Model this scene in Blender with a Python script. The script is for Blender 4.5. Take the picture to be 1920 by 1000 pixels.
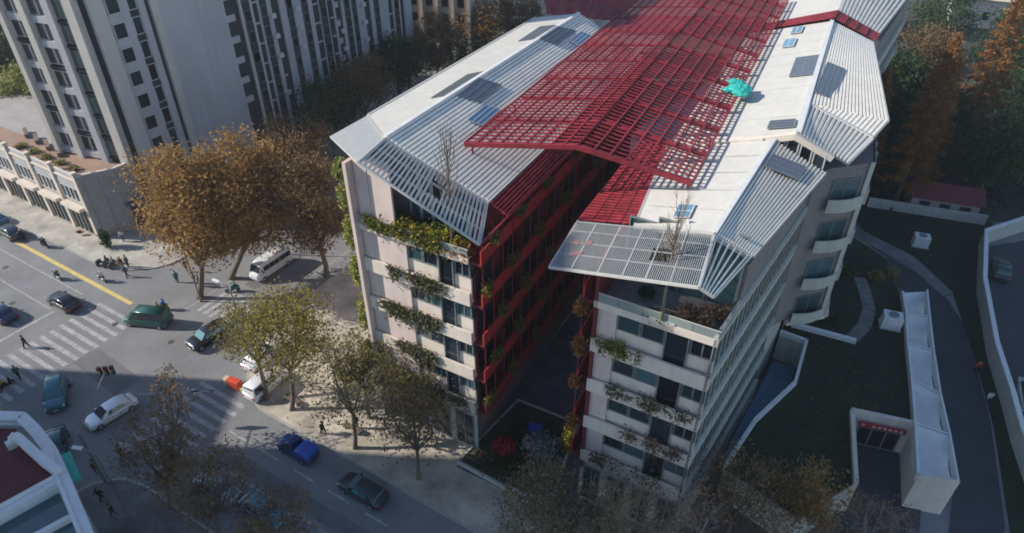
import bpy, math, random
import numpy as np
from mathutils import Vector, Matrix
random.seed(7); RNG = np.random.default_rng(7)
for o in list(bpy.data.objects): bpy.data.objects.remove(o)
sc = bpy.context.scene; col = sc.collection
R = math.radians
# ------------------------------------------------------------------ camera, sky, sun, exposure
cd = bpy.data.cameras.new('camera'); cam = bpy.data.objects.new('camera', cd); col.objects.link(cam)
cam.location = (0, 0, 50); cam.rotation_euler = (R(90 - 35.9), 0, 0)
cd.sensor_width = 36; cd.lens = 23.906; cd.clip_start = .5; cd.clip_end = 3000
sc.camera = cam
SUN_EL, SUN_TO = 29.5, -4.0            # elevation; direction in which shadows fall (degrees from +X)
w = bpy.data.worlds.new('World'); sc.world = w; w.use_nodes = True
nt = w.node_tree; bg = nt.nodes['Background']
sky = nt.nodes.new('ShaderNodeTexSky'); sky.sky_type = 'NISHITA'; sky.sun_disc = False
sky.sun_elevation = R(SUN_EL); sky.air_density = 1.0; sky.dust_density = .3; sky.ozone_density = 2.6
sdir = Vector((-math.cos(R(SUN_TO)) * math.cos(R(SUN_EL)), -math.sin(R(SUN_TO)) * math.cos(R(SUN_EL)), math.sin(R(SUN_EL))))
sky.sun_rotation = math.atan2(sdir.x, sdir.y)
nt.links.new(sky.outputs[0], bg.inputs[0]); bg.inputs[1].default_value = .135
sd = bpy.data.lights.new('sun', 'SUN'); sun = bpy.data.objects.new('sun', sd); col.objects.link(sun)
sd.energy = 4.7; sd.angle = R(.6); sd.color = (1, .92, .81)
sun.rotation_euler = sdir.to_track_quat('Z', 'Y').to_euler(); sun.location = (-60, 20, 90)
sc.view_settings.view_transform = 'Standard'; sc.view_settings.look = 'None'
sc.view_settings.exposure = .45; sc.view_settings.gamma = 1
sc.cycles.filter_width = 1.8
# ------------------------------------------------------------------ helpers
Z = Vector((0, 0, 1))
BASE = {}
def V(*a): return Vector(a)
def lerp(a, b, t): return a + (b - a) * t
class MB:
    def __init__(s): s.v = []; s.f = []; s.m = []
    def add(s, vs, fs, m=0):
        n = len(s.v); s.v += [Vector(p) for p in vs]
        for f in fs: s.f.append(tuple(i + n for i in f)); s.m.append(m)
        return s
    def hexa(s, b, t, m=0):            # four bottom corners (ccw from above), four top corners
        return s.add(list(b) + list(t), [(3, 2, 1, 0), (4, 5, 6, 7), (0, 1, 5, 4), (1, 2, 6, 5), (2, 3, 7, 6), (3, 0, 4, 7)], m)
    def box(s, x0, y0, z0, x1, y1, z1, m=0):
        q = [(x0, y0), (x1, y0), (x1, y1), (x0, y1)]
        return s.hexa([(a, b, z0) for a, b in q], [(a, b, z1) for a, b in q], m)
    def prism(s, poly, z0, z1, m=0):
        a = sum(p[0] * q[1] - q[0] * p[1] for p, q in zip(poly, poly[1:] + poly[:1]))
        if a < 0: poly = poly[::-1]
        n = len(poly)
        fs = [tuple(range(n - 1, -1, -1)), tuple(range(n, 2 * n))] + [(i, (i + 1) % n, n + (i + 1) % n, n + i) for i in range(n)]
        return s.add([(p[0], p[1], z0) for p in poly] + [(p[0], p[1], z1) for p in poly], fs, m)
    def beam(s, p, q, wd, h, m=0, up=Z):   # box from p to q; h is measured down from the line
        p = Vector(p); q = Vector(q); d = (q - p).normalized(); r = d.cross(up).normalized(); u = r.cross(d).normalized()
        a = [p - r * wd / 2 - u * h, q - r * wd / 2 - u * h, q + r * wd / 2 - u * h, p + r * wd / 2 - u * h]
        return s.hexa([a[3], a[2], a[1], a[0]], [x + u * h for x in (a[3], a[2], a[1], a[0])], m)
    def slab(s, poly, th, m=0):        # planar polygon in space given thickness along its own normal, downwards
        poly = [Vector(p) for p in poly]; nn = Vector((0, 0, 0))
        for i in range(len(poly)): nn += poly[i].cross(poly[(i + 1) % len(poly)])
        nn.normalize()
        if nn.z < 0: poly = poly[::-1]; nn = -nn
        n = len(poly); lo = [p - nn * th for p in poly]
        fs = [tuple(range(n)), tuple(range(2 * n - 1, n - 1, -1))] + [(i, n + i, n + (i + 1) % n, (i + 1) % n) for i in range(n)]
        return s.add(poly + lo, fs, m)
    def tube(s, pts, rs, n=6, m=0):
        pts = [Vector(p) for p in pts]; rings = []
        for i, p in enumerate(pts):
            d = (pts[min(i + 1, len(pts) - 1)] - pts[max(i - 1, 0)]).normalized()
            a = d.cross(Vector((.31, .95, .05))).normalized(); b = d.cross(a).normalized()
            rings.append([p + (a * math.cos(2 * math.pi * k / n) + b * math.sin(2 * math.pi * k / n)) * rs[i] for k in range(n)])
        fs = []
        for i in range(len(pts) - 1):
            for k in range(n): fs.append((i * n + k, i * n + (k + 1) % n, (i + 1) * n + (k + 1) % n, (i + 1) * n + k))
        fs.append(tuple(range(n - 1, -1, -1))); fs.append(tuple(range((len(pts) - 1) * n, len(pts) * n)))
        return s.add([p for r in rings for p in r], fs, m)
    def loft(s, rings, m=0):
        n = len(rings[0]); fs = []
        for i in range(len(rings) - 1):
            for k in range(n): fs.append((i * n + k, i * n + (k + 1) % n, (i + 1) * n + (k + 1) % n, (i + 1) * n + k))
        fs.append(tuple(range(n - 1, -1, -1))); fs.append(tuple(range((len(rings) - 1) * n, len(rings) * n)))
        return s.add([p for r in rings for p in r], fs, m)
    def build(s, name, mats, parent=None, smooth=False):
        me = bpy.data.meshes.new(name)
        b = BASE.get(parent.name, Vector((0, 0, 0))) if parent else Vector((0, 0, 0))
        me.from_pydata([tuple(p - b) for p in s.v], [], s.f)
        if not isinstance(mats, (list, tuple)): mats = [mats]
        for mm in mats: me.materials.append(mm)
        if len(mats) > 1: me.polygons.foreach_set('material_index', s.m)
        if smooth: me.polygons.foreach_set('use_smooth', [True] * len(s.f))
        me.update()
        o = bpy.data.objects.new(name, me); col.objects.link(o)
        if parent: o.parent = parent; BASE[o.name] = b
        return o
def tag(o, label, cat, group=None):
    o['label'] = label; o['category'] = cat
    if group: o['group'] = group
    return o
def thing(name, label, cat, loc=(0, 0, 0), rz=0, group=None):
    o = bpy.data.objects.new(name, None); col.objects.link(o); o.location = loc; o.rotation_euler = (0, 0, rz)
    o.empty_display_size = .3
    BASE[o.name] = Vector(loc) if rz == 0 else Vector((0, 0, 0))
    return tag(o, label, cat, group)
def struct(name, mb, mat, kind='structure'):
    o = mb.build(name, mat); o['kind'] = kind; return o
def copy_tree(o, parent=None):
    c = o.copy(); col.objects.link(c)
    if parent: c.parent = parent
    for ch in o.children: copy_tree(ch, c)
    return c
# ------------------------------------------------------------------ materials
def principled(name):
    m = bpy.data.materials.new(name); m.use_nodes = True
    return m, m.node_tree, m.node_tree.nodes['Principled BSDF']
def M(name, c, rough=.75, var=.12, scale=.35, metal=0, bump=0, fine=6.0, spec=.4, streak=0, dirt=0, local=False):
    m, n, p = principled(name)
    p.inputs['Roughness'].default_value = rough; p.inputs['Metallic'].default_value = metal
    p.inputs['Specular IOR Level'].default_value = spec
    if local: pos = n.nodes.new('ShaderNodeTexCoord').outputs['Object']
    else: pos = n.nodes.new('ShaderNodeNewGeometry').outputs['Position']
    a = n.nodes.new('ShaderNodeTexNoise'); a.inputs['Scale'].default_value = scale; a.inputs['Detail'].default_value = 6; a.inputs['Roughness'].default_value = .65
    b = n.nodes.new('ShaderNodeTexNoise'); b.inputs['Scale'].default_value = fine; b.inputs['Detail'].default_value = 4
    n.links.new(pos, a.inputs['Vector']); n.links.new(pos, b.inputs['Vector'])
    if streak:
        mp = n.nodes.new('ShaderNodeMapping'); mp.inputs['Scale'].default_value = (1, 1, .08)
        n.links.new(pos, mp.inputs['Vector']); n.links.new(mp.outputs[0], b.inputs['Vector'])
    ad = n.nodes.new('ShaderNodeMath'); ad.operation = 'ADD'; n.links.new(a.outputs[0], ad.inputs[0]); n.links.new(b.outputs[0], ad.inputs[1])
    mr = n.nodes.new('ShaderNodeMapRange'); mr.inputs[1].default_value = .72; mr.inputs[2].default_value = 1.28
    n.links.new(ad.outputs[0], mr.inputs[0])
    mx = n.nodes.new('ShaderNodeMix'); mx.data_type = 'RGBA'
    mx.inputs[6].default_value = tuple(x * (1 - var) for x in c) + (1,); mx.inputs[7].default_value = tuple(min(x * (1 + var), .95) for x in c) + (1,)
    n.links.new(mr.outputs[0], mx.inputs[0]); out = mx.outputs[2]
    if dirt:
        d = n.nodes.new('ShaderNodeTexNoise'); d.inputs['Scale'].default_value = 1.3; d.inputs['Detail'].default_value = 8; d.inputs['Roughness'].default_value = .75
        n.links.new(pos, d.inputs['Vector'])
        r = n.nodes.new('ShaderNodeMapRange'); r.inputs[1].default_value = .56; r.inputs[2].default_value = .7; r.inputs[4].default_value = dirt
        n.links.new(d.outputs[0], r.inputs[0])
        m2 = n.nodes.new('ShaderNodeMix'); m2.data_type = 'RGBA'; n.links.new(r.outputs[0], m2.inputs[0]); n.links.new(out, m2.inputs[6])
        m2.inputs[7].default_value = tuple(x * .45 for x in c) + (1,); out = m2.outputs[2]
    n.links.new(out, p.inputs['Base Color'])
    if bump:
        bp = n.nodes.new('ShaderNodeBump'); bp.inputs['Strength'].default_value = bump; bp.inputs['Distance'].default_value = .05
        n.links.new(b.outputs[0], bp.inputs['Height']); n.links.new(bp.outputs[0], p.inputs['Normal'])
    return m
def paver(name, c1, c2, mortar, sx, sy, ang, rough=.85):
    m, n, p = principled(name); p.inputs['Roughness'].default_value = rough
    g = n.nodes.new('ShaderNodeNewGeometry'); mp = n.nodes.new('ShaderNodeMapping'); mp.inputs['Rotation'].default_value = (0, 0, ang)
    n.links.new(g.outputs['Position'], mp.inputs['Vector'])
    b = n.nodes.new('ShaderNodeTexBrick'); b.inputs['Scale'].default_value = 1; b.inputs['Brick Width'].default_value = sx; b.inputs['Row Height'].default_value = sy
    b.inputs['Mortar Size'].default_value = .015; b.inputs['Color1'].default_value = c1 + (1,); b.inputs['Color2'].default_value = c2 + (1,); b.inputs['Mortar'].default_value = mortar + (1,)
    n.links.new(mp.outputs[0], b.inputs['Vector'])
    a = n.nodes.new('ShaderNodeTexNoise'); a.inputs['Scale'].default_value = .4; a.inputs['Detail'].default_value = 8; n.links.new(g.outputs['Position'], a.inputs['Vector'])
    mr = n.nodes.new('ShaderNodeMapRange'); mr.inputs[1].default_value = .3; mr.inputs[2].default_value = .7; mr.inputs[3].default_value = .6; mr.inputs[4].default_value = 1.2
    n.links.new(a.outputs[0], mr.inputs[0])
    mx = n.nodes.new('ShaderNodeVectorMath'); mx.operation = 'SCALE'; n.links.new(b.outputs[0], mx.inputs[0]); n.links.new(mr.outputs[0], mx.inputs['Scale'])
    n.links.new(mx.outputs[0], p.inputs['Base Color']); return m
def leafmat(name, cols, trans=.25):
    m, n, p = principled(name); p.inputs['Roughness'].default_value = .6; p.inputs['Specular IOR Level'].default_value = .2
    g = n.nodes.new('ShaderNodeNewGeometry'); r = n.nodes.new('ShaderNodeValToRGB'); r.color_ramp.interpolation = 'LINEAR'
    e = r.color_ramp.elements
    while len(e) < len(cols): e.new(.5)
    for i, c in enumerate(cols): e[i].position = i / (len(cols) - 1); e[i].color = c + (1,)
    n.links.new(g.outputs['Random Per Island'], r.inputs[0]); n.links.new(r.outputs[0], p.inputs['Base Color'])
    t = n.nodes.new('ShaderNodeBsdfTranslucent'); n.links.new(r.outputs[0], t.inputs[0])
    mx = n.nodes.new('ShaderNodeMixShader'); mx.inputs[0].default_value = trans
    n.links.new(p.outputs[0], mx.inputs[1]); n.links.new(t.outputs[0], mx.inputs[2]); n.links.new(mx.outputs[0], n.nodes['Material Output'].inputs[0])
    return m
def glassmat(name, c, rough=.08, var=.75):
    m, n, p = principled(name); p.inputs['Roughness'].default_value = rough; p.inputs['Specular IOR Level'].default_value = .7
    oi = n.nodes.new('ShaderNodeObjectInfo'); mr = n.nodes.new('ShaderNodeMapRange'); mr.inputs[3].default_value = 1 - var; mr.inputs[4].default_value = 1 + var
    n.links.new(oi.outputs['Random'], mr.inputs[0])
    s = n.nodes.new('ShaderNodeVectorMath'); s.operation = 'SCALE'; s.inputs[0].default_value = c; n.links.new(mr.outputs[0], s.inputs['Scale'])
    n.links.new(s.outputs[0], p.inputs['Base Color']); return m
def paint(name, c, rough=.16, metal=.2):
    m, n, p = principled(name); p.inputs['Base Color'].default_value = c + (1,); p.inputs['Roughness'].default_value = rough; p.inputs['Metallic'].default_value = metal
    p.inputs['Coat Weight'].default_value = .5; p.inputs['Coat Roughness'].default_value = .08
    no = n.nodes.new('ShaderNodeTexNoise'); no.inputs['Scale'].default_value = 40
    mr = n.nodes.new('ShaderNodeMapRange'); mr.inputs[3].default_value = rough; mr.inputs[4].default_value = rough + .15
    n.links.new(no.outputs[0], mr.inputs[0]); n.links.new(mr.outputs[0], p.inputs['Roughness']); return m
MT = dict(
    asphalt=M('asphalt', (.195, .198, .205), .85, .27, .16, bump=.25, fine=9, dirt=.35),
    asphalt_shaded=M('asphalt_shaded', (.045, .05, .06), .85, .25, .2, bump=.2),  # darker copy of asphalt; the side road's shade is put into its colour
    walk=paver('light_paving', (.46, .43, .38), (.40, .38, .34), (.33, .315, .28), .5, .25, R(31)),
    walk_tan=paver('tan_paving', (.52, .46, .375), (.45, .405, .335), (.37, .335, .275), .4, .2, R(31)),
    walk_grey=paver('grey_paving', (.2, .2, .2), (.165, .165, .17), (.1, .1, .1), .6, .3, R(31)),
    slate=paver('slate_paving', (.10, .105, .125), (.08, .085, .10), (.05, .05, .06), 1.2, .6, R(29)),
    patch=M('asphalt_patch', (.14, .142, .15), .85, .25, .6, bump=.2, fine=9),
    iron=M('iron', (.07, .068, .065), .7, .25, 4),
    kerb=M('kerb_stone', (.34, .33, .31), .85, .15, .8),
    white_line=M('road_paint_white', (.345, .345, .345), .85, .35, 1.2, dirt=1.0, fine=3),
    yellow_line=M('road_paint_yellow', (.60, .47, .16), .8, .2, 1.5, dirt=.5),
    pink=M('pink_stone', (.58, .48, .44), .8, .10, .7, streak=1, fine=2),
    cream=M('cream_concrete', (.62, .55, .475), .8, .10, .6, streak=1, fine=2, dirt=.15),
    cream_side=M('grey_cream_render', (.44, .44, .39), .8, .12, .6, streak=1, fine=2),
    white=M('white_render', (.66, .66, .65), .7, .08, .6, streak=1, fine=2),
    roof_cream=M('cream_roof_sheet', (.54, .525, .48), .55, .06, .3, fine=1.2, dirt=.12),
    roof_grey=M('grey_roof_slat', (.84, .79, .69), .85, .10, .5, fine=3, spec=.15),
    roof_base=M('roof_underlay', (.36, .345, .31), .8, .15, .5),
    mesh_grey=M('grey_mesh_sheet', (.36, .375, .37), .6, .14, 1.2, fine=14),
    steel=M('pale_steel', (.50, .49, .46), .45, .08, .8, metal=.1),
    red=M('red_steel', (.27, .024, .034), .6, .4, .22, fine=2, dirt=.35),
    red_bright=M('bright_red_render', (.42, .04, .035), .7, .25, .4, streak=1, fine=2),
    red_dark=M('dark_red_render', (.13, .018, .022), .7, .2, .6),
    red_tile=M('faded_red_mesh', (.26, .15, .155), .7, .2, 2),
    red_roof=M('shaded_red_roof', (.13, .03, .034), .85, .2, .5, dirt=.4),  # darkened so that the shade over the shed sits in the colour
    core=M('core_wall', (.22, .2, .19), .85, .15, .5),
    glass=glassmat('teal_glass', (.035, .075, .085)),
    glass_dark=glassmat('dark_glass', (.018, .026, .034)),
    glass_blue=glassmat('blue_skylight_glass', (.10, .22, .32), .1, .3),
    glass_pale=glassmat('pale_rail_glass', (.22, .26, .25), .15, .2),
    solar=glassmat('solar_cell', (.09, .095, .12), .25, .25),
    frame=M('window_frame_metal', (.16, .19, .19), .5, .1, 1),
    frame_white=M('white_frame', (.5, .5, .5), .5, .1, 1),
    tower=M('tower_render', (.38, .39, .41), .8, .10, .25, streak=1, fine=1.2),
    tower_lt=M('tower_pilaster', (.46, .445, .42), .75, .08, .4, streak=1, fine=1.5),
    tower_dk=M('tower_recess', (.028, .032, .04), .8, .2, .4),  # near-black stands in for the shade inside the tower's grooves
    tower_tan=M('tan_render', (.50, .43, .35), .8, .12, .3, streak=1, fine=1.5),
    stone=M('grey_stone', (.34, .31, .29), .85, .16, .5, fine=3, bump=.3),
    terracotta=M('terracotta_deck', (.30, .20, .15), .85, .2, .4),
    wood=M('weathered_wood', (.17, .12, .08), .85, .25, 1),
    soil=M('soil', (.07, .055, .04), .95, .3, .8),
    lawn=M('lawn', (.014, .027, .012), .95, .55, .5, bump=.6, fine=7, dirt=.5),
    earth=M('dark_ground', (.05, .055, .045), .95, .3, .15, bump=.3),
    bark=M('bark', (.14, .115, .09), .9, .25, 2, fine=8),
    bark_pale=M('pale_bark', (.25, .21, .165), .9, .25, 2, fine=8),
    tyre=M('tyre', (.02, .02, .02), .85, .1, 3), rim=M('rim', (.4, .4, .42), .35, .1, 3, metal=.7),
    carglass=glassmat('car_glass', (.02, .03, .035), .05, .3), carglass_teal=glassmat('car_glass_teal', (.05, .16, .19), .06, .2),
    lamp_w=M('headlamp', (.7, .7, .7), .2, .05, 3), lamp_r=M('tail_lamp', (.4, .02, .02), .25, .05, 3),
    black=M('black_plastic', (.02, .02, .022), .5, .1, 3), pole=M('pole_metal', (.22, .24, .23), .5, .15, 2, metal=.3),
    teal=M('teal_tarpaulin', (.03, .40, .34), .5, .2, 2), blue_tarp=M('blue_tarpaulin', (.03, .09, .42), .45, .2, 2),
    orange=M('orange_plastic', (.55, .07, .03), .5, .15, 2), sand=M('cream_plastic', (.62, .48, .3), .5, .1, 2),
    skin=M('skin', (.42, .26, .19), .6, .05, 3), hair=M('dark_hair', (.02, .016, .014), .6, .1, 4),
    sign_red=M('sign_red', (.35, .02, .03), .5, .1, 2), white_text=M('sign_white', (.7, .7, .7), .5, .05, 2),
    pool=M('blue_render', (.14, .28, .42), .6, .1, .5),
)
LF = dict(
    plane=leafmat('plane_leaves', [(.20, .115, .045), (.33, .19, .065), (.42, .25, .085), (.31, .23, .09)], .45),
    brown=leafmat('brown_leaves', [(.14, .09, .05), (.21, .135, .065), (.27, .175, .08), (.2, .155, .08)], .45),
    mixed=leafmat('green_gold_leaves', [(.10, .11, .035), (.20, .19, .05), (.36, .31, .07), (.30, .19, .06)], .45),
    olive=leafmat('olive_leaves', [(.11, .11, .04), (.20, .19, .065), (.30, .265, .09), (.24, .18, .07)], .5),
    pale=leafmat('pale_olive_leaves', [(.14, .125, .07), (.20, .18, .10), (.26, .21, .12), (.17, .14, .08)], .4),
    green=leafmat('evergreen_leaves', [(.012, .03, .012), (.025, .055, .02), (.05, .09, .03), (.07, .11, .035)]),
    lime=leafmat('lime_leaves', [(.12, .15, .03), (.28, .30, .06), (.36, .36, .11), (.2, .2, .07)]),
    rust=leafmat('rust_needles', [(.15, .06, .02), (.25, .11, .035), (.34, .16, .045), (.27, .17, .05)], .35),
    shrub=leafmat('shrub_leaves', [(.03, .06, .015), (.08, .13, .03), (.24, .23, .03), (.20, .10, .02)]),
    gold=leafmat('golden_leaves', [(.14, .19, .025), (.36, .33, .04), (.34, .24, .04), (.12, .19, .03)], .4),
    trail=leafmat('trailing_leaves', [(.04, .055, .025), (.09, .10, .045), (.16, .15, .07), (.13, .09, .06)]),
    redleaf=leafmat('red_leaves', [(.18, .01, .015), (.35, .02, .03), (.45, .05, .05)]),
    grey=leafmat('silver_leaves', [(.10, .13, .13), (.20, .24, .25), (.28, .32, .33)]),
    dry=leafmat('dry_shrub', [(.14, .08, .05), (.20, .125, .08), (.26, .17, .11)]),
    orange=leafmat('orange_leaves', [(.16, .10, .03), (.30, .10, .03), (.38, .14, .04), (.15, .14, .05)]),
)
# ------------------------------------------------------------------ frames of reference
O = V(-12.3, 45.1, 0); E1 = V(math.cos(R(-29)), math.sin(R(-29)), 0); E2 = V(-E1.y, E1.x, 0)
def W(u, v, z=0.): return O + E1 * u + E2 * v + Z * z
def WL(u, v, z=0.): return W(u - .035 * max(v, 0), v, z)
D1 = V(math.cos(R(-31.5)), math.sin(R(-31.5)), 0); D2 = V(-D1.y, D1.x, 0)
def S(s, t, z=0.): return D1 * s + D2 * t + Z * z
# ------------------------------------------------------------------ ground, roads, pavements
struct('road', MB().add([(-300, -90, 0), (300, -90, 0), (300, 380, 0), (-300, 380, 0)], [(0, 1, 2, 3)]), MT['asphalt'])
def pavement(name, poly, mat, h=.12, kerb=True):
    o = struct(name, MB().prism([(p.x, p.y) for p in poly], -.05, h), mat)
    return o
def kerbline(name, pts, h=.135):
    root = bpy.data.objects.new(name, None); col.objects.link(root); root.location = pts[0]; root['kind'] = 'structure'; BASE[root.name] = Vector(pts[0])
    for a, b in zip(pts, pts[1:]):
        n = max(1, int((b - a).length / 1.5))
        for i in range(n):
            MB().beam(lerp(a, b, i / n) + Z * h, lerp(a, b, (i + .985) / n) + Z * h, .22, h + .04).build('kerb_stone', MT['kerb'], root)
# podium-side corner
kA = [V(-95, 93.5, 0), V(-69.9, 79.2, 0), V(-60.5, 74.5, 0), V(-51.5, 69.1, 0), V(-47.8, 68.2, 0), V(-44.5, 68.7, 0), V(-42.7, 69.8, 0), V(-40.9, 72.5, 0), V(-30, 92, 0), V(-12, 122, 0)]
pavement('pavement_shops', kA + [V(-30, 140, 0), V(-120, 140, 0)], MT['walk']); kerbline('kerb_shops', kA[:9])
# pavement in front of the office wings
kB = [S(2, 25.9), S(-30, 25.9), S(-44.5, 25.9), S(-47.2, 26.8), S(-50.2, 29.2), S(-52.2, 32.5), S(-53.4, 37), S(-53.8, 60)]
pavement('pavement_office', kB + [S(-53.8, 100), S(2, 100)], MT['walk_tan']); kerbline('kerb_office', kB)
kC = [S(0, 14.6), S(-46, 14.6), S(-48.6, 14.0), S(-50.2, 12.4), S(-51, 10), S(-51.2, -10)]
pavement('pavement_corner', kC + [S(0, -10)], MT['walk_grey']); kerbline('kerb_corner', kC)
# slate plaza round the office wings
struct('plaza', MB().add([W(9.6, -2.2, .13), W(46, -2.2, .13), W(46, 70, .13), W(9.6, 70, .13)], [(0, 1, 2, 3)]), MT['slate'])
# painted markings: one object per stripe, under one root per crossing
def marking(name, quads, mat='white_line', piece='stripe'):
    root = bpy.data.objects.new(name, None); col.objects.link(root); root.location = quads[0][0]; root['kind'] = 'structure'; BASE[root.name] = Vector(quads[0][0])
    for q in quads: MB().add([Vector(p) + Z * .004 for p in q], [(0, 1, 2, 3)]).build(piece, MT[mat], root)
def stripe_st(s0, s1, t0, t1): return [S(s0, t0), S(s1, t0), S(s1, t1), S(s0, t1)]
marking('zebra_crossing_west', [stripe_st(-73.5 + (i % 3) * .1, -66.6 + (i % 2) * .15, 12.6 + i * 1.12, 13.08 + i * 1.12) for i in range(14)])
marking('zebra_crossing_north', [stripe_st(-62.6 + i * 1.0, -62.05 + i * 1.0, 32.6, 37.2) for i in range(9)])
marking('zebra_crossing_east', [stripe_st(-52.6, -46.2 + (i % 2) * .2, 16.2 + i * 1.1, 16.68 + i * 1.1) for i in range(9)])
def line(a, b, wd=.15):
    d = (b - a).normalized(); n = V(-d.y, d.x, 0) * wd / 2
    return [a - n, b - n, b + n, a + n]
marking('lane_lines', [line(S(-130, 27.3), S(-76.6, 27.45), .16), line(S(-130, 23.9), S(-77.0, 23.9)), line(S(-130, 20.4), S(-77, 20.4)),
        line(S(-76.4, 12.0), S(-76.4, 23.9), .3), line(S(-59.6, 30.3), S(-55.2, 36.8), .22), line(S(-63.8, 31.2), S(-63.8, 60), .12), line(S(-56, 38.4), S(-56, 60), .12),
        line(S(-50.5, 25.2), S(-56.5, 21.0), .2)] + [line(S(-45 + i * 4.2, 22.55), S(-42.6 + i * 4.2, 22.55), .16) for i in range(10)]
        + [line(S(-45.3, 19.4), S(2, 19.4), .16)] + [line(S(-130 + i * 5, 17.0), S(-127.5 + i * 5, 17.0), .14) for i in range(10)])
marking('yellow_divider', [line(S(-130 + i * 6, 29.5 - i * .012), S(-124.03 + i * 6, 29.5 - i * .012), .5) for i in range(10)], 'yellow_line')
struct('road_patch', MB().add([S(-66.5, 20.2, .002), S(-58.2, 19.6, .002), S(-58.0, 22.4, .002), S(-66.3, 22.9, .002)], [(0, 1, 2, 3)]), MT['patch'])
struct('road_patch', MB().add([S(-100, 18.2, .002), S(-84, 18.2, .002), S(-84, 19.6, .002), S(-100, 19.5, .002)], [(0, 1, 2, 3)]), MT['patch'])
struct('road_patch', MB().add([S(-61.8, 38.8, .002), S(-59.7, 38.8, .002), S(-59.9, 52, .002), S(-61.9, 52, .002)], [(0, 1, 2, 3)]), MT['patch'])
struct('road_patch', MB().add([S(-42, 19.9, .002), S(-24, 19.9, .002), S(-24, 21.4, .002), S(-42, 21.2, .002)], [(0, 1, 2, 3)]), MT['patch'])
for k, (s_, t_) in enumerate(((-68.3, 26.2), (-60.4, 27.6), (-57.2, 24.8), (-82, 22.2), (-63.4, 18.0), (-40, 17.6), (-90, 25.6), (-30, 24.2))):
    pc_ = S(s_, t_, .0); mb_ = MB().tube([pc_, pc_ + Z * .012], [.36, .36], 16)
    tag(mb_.build('manhole_cover', MT['iron']), 'dark iron manhole cover set in the asphalt', 'manhole', 'manhole covers in the road')
# ------------------------------------------------------------------ foliage
def leafcloud(pts, size, jitter=.5, flat=0.):
    """numpy array of centres -> verts, faces of small bent quads"""
    n = len(pts); a = RNG.normal(size=(n, 3)); a[:, 2] *= (1 - flat); a /= np.linalg.norm(a, axis=1)[:, None] + 1e-9
    b = RNG.normal(size=(n, 3)); b -= (b * a).sum(1)[:, None] * a; b /= np.linalg.norm(b, axis=1)[:, None] + 1e-9
    s = size * (1 + jitter * (RNG.random(n) * 2 - 1))[:, None]
    q = np.stack([pts - a * s, pts - b * s * .55, pts + a * s, pts + b * s * .55], 1).reshape(-1, 3)
    return q
def leafobj(name, pts, size, mat, parent=None, flat=0.):
    pts = np.asarray(pts, float)
    q = leafcloud(pts, size, .5, flat)
    b = BASE.get(parent.name, Vector((0, 0, 0))) if parent else Vector((0, 0, 0))
    q = q - np.array(b[:]); n = len(pts)
    me = bpy.data.meshes.new(name); me.vertices.add(4 * n); me.vertices.foreach_set('co', q.ravel())
    me.loops.add(4 * n); me.loops.foreach_set('vertex_index', np.arange(4 * n)); me.polygons.add(n)
    me.polygons.foreach_set('loop_start', np.arange(0, 4 * n, 4)); me.polygons.foreach_set('loop_total', np.full(n, 4))
    me.materials.append(mat); me.update(calc_edges=True); me.validate()
    o = bpy.data.objects.new(name, me); col.objects.link(o)
    if parent: o.parent = parent; BASE[o.name] = b
    return o
def ball(c, r, n, shell=.5, sq=(1, 1, 1)):
    d = RNG.normal(size=(n, 3)); d /= np.linalg.norm(d, axis=1)[:, None]
    rr = r * (shell + (1 - shell) * RNG.random(n)) ** 1.0 * (1 - .35 * RNG.random(n) ** 3)
    return np.array(c) + d * rr[:, None] * np.array(sq)
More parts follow.
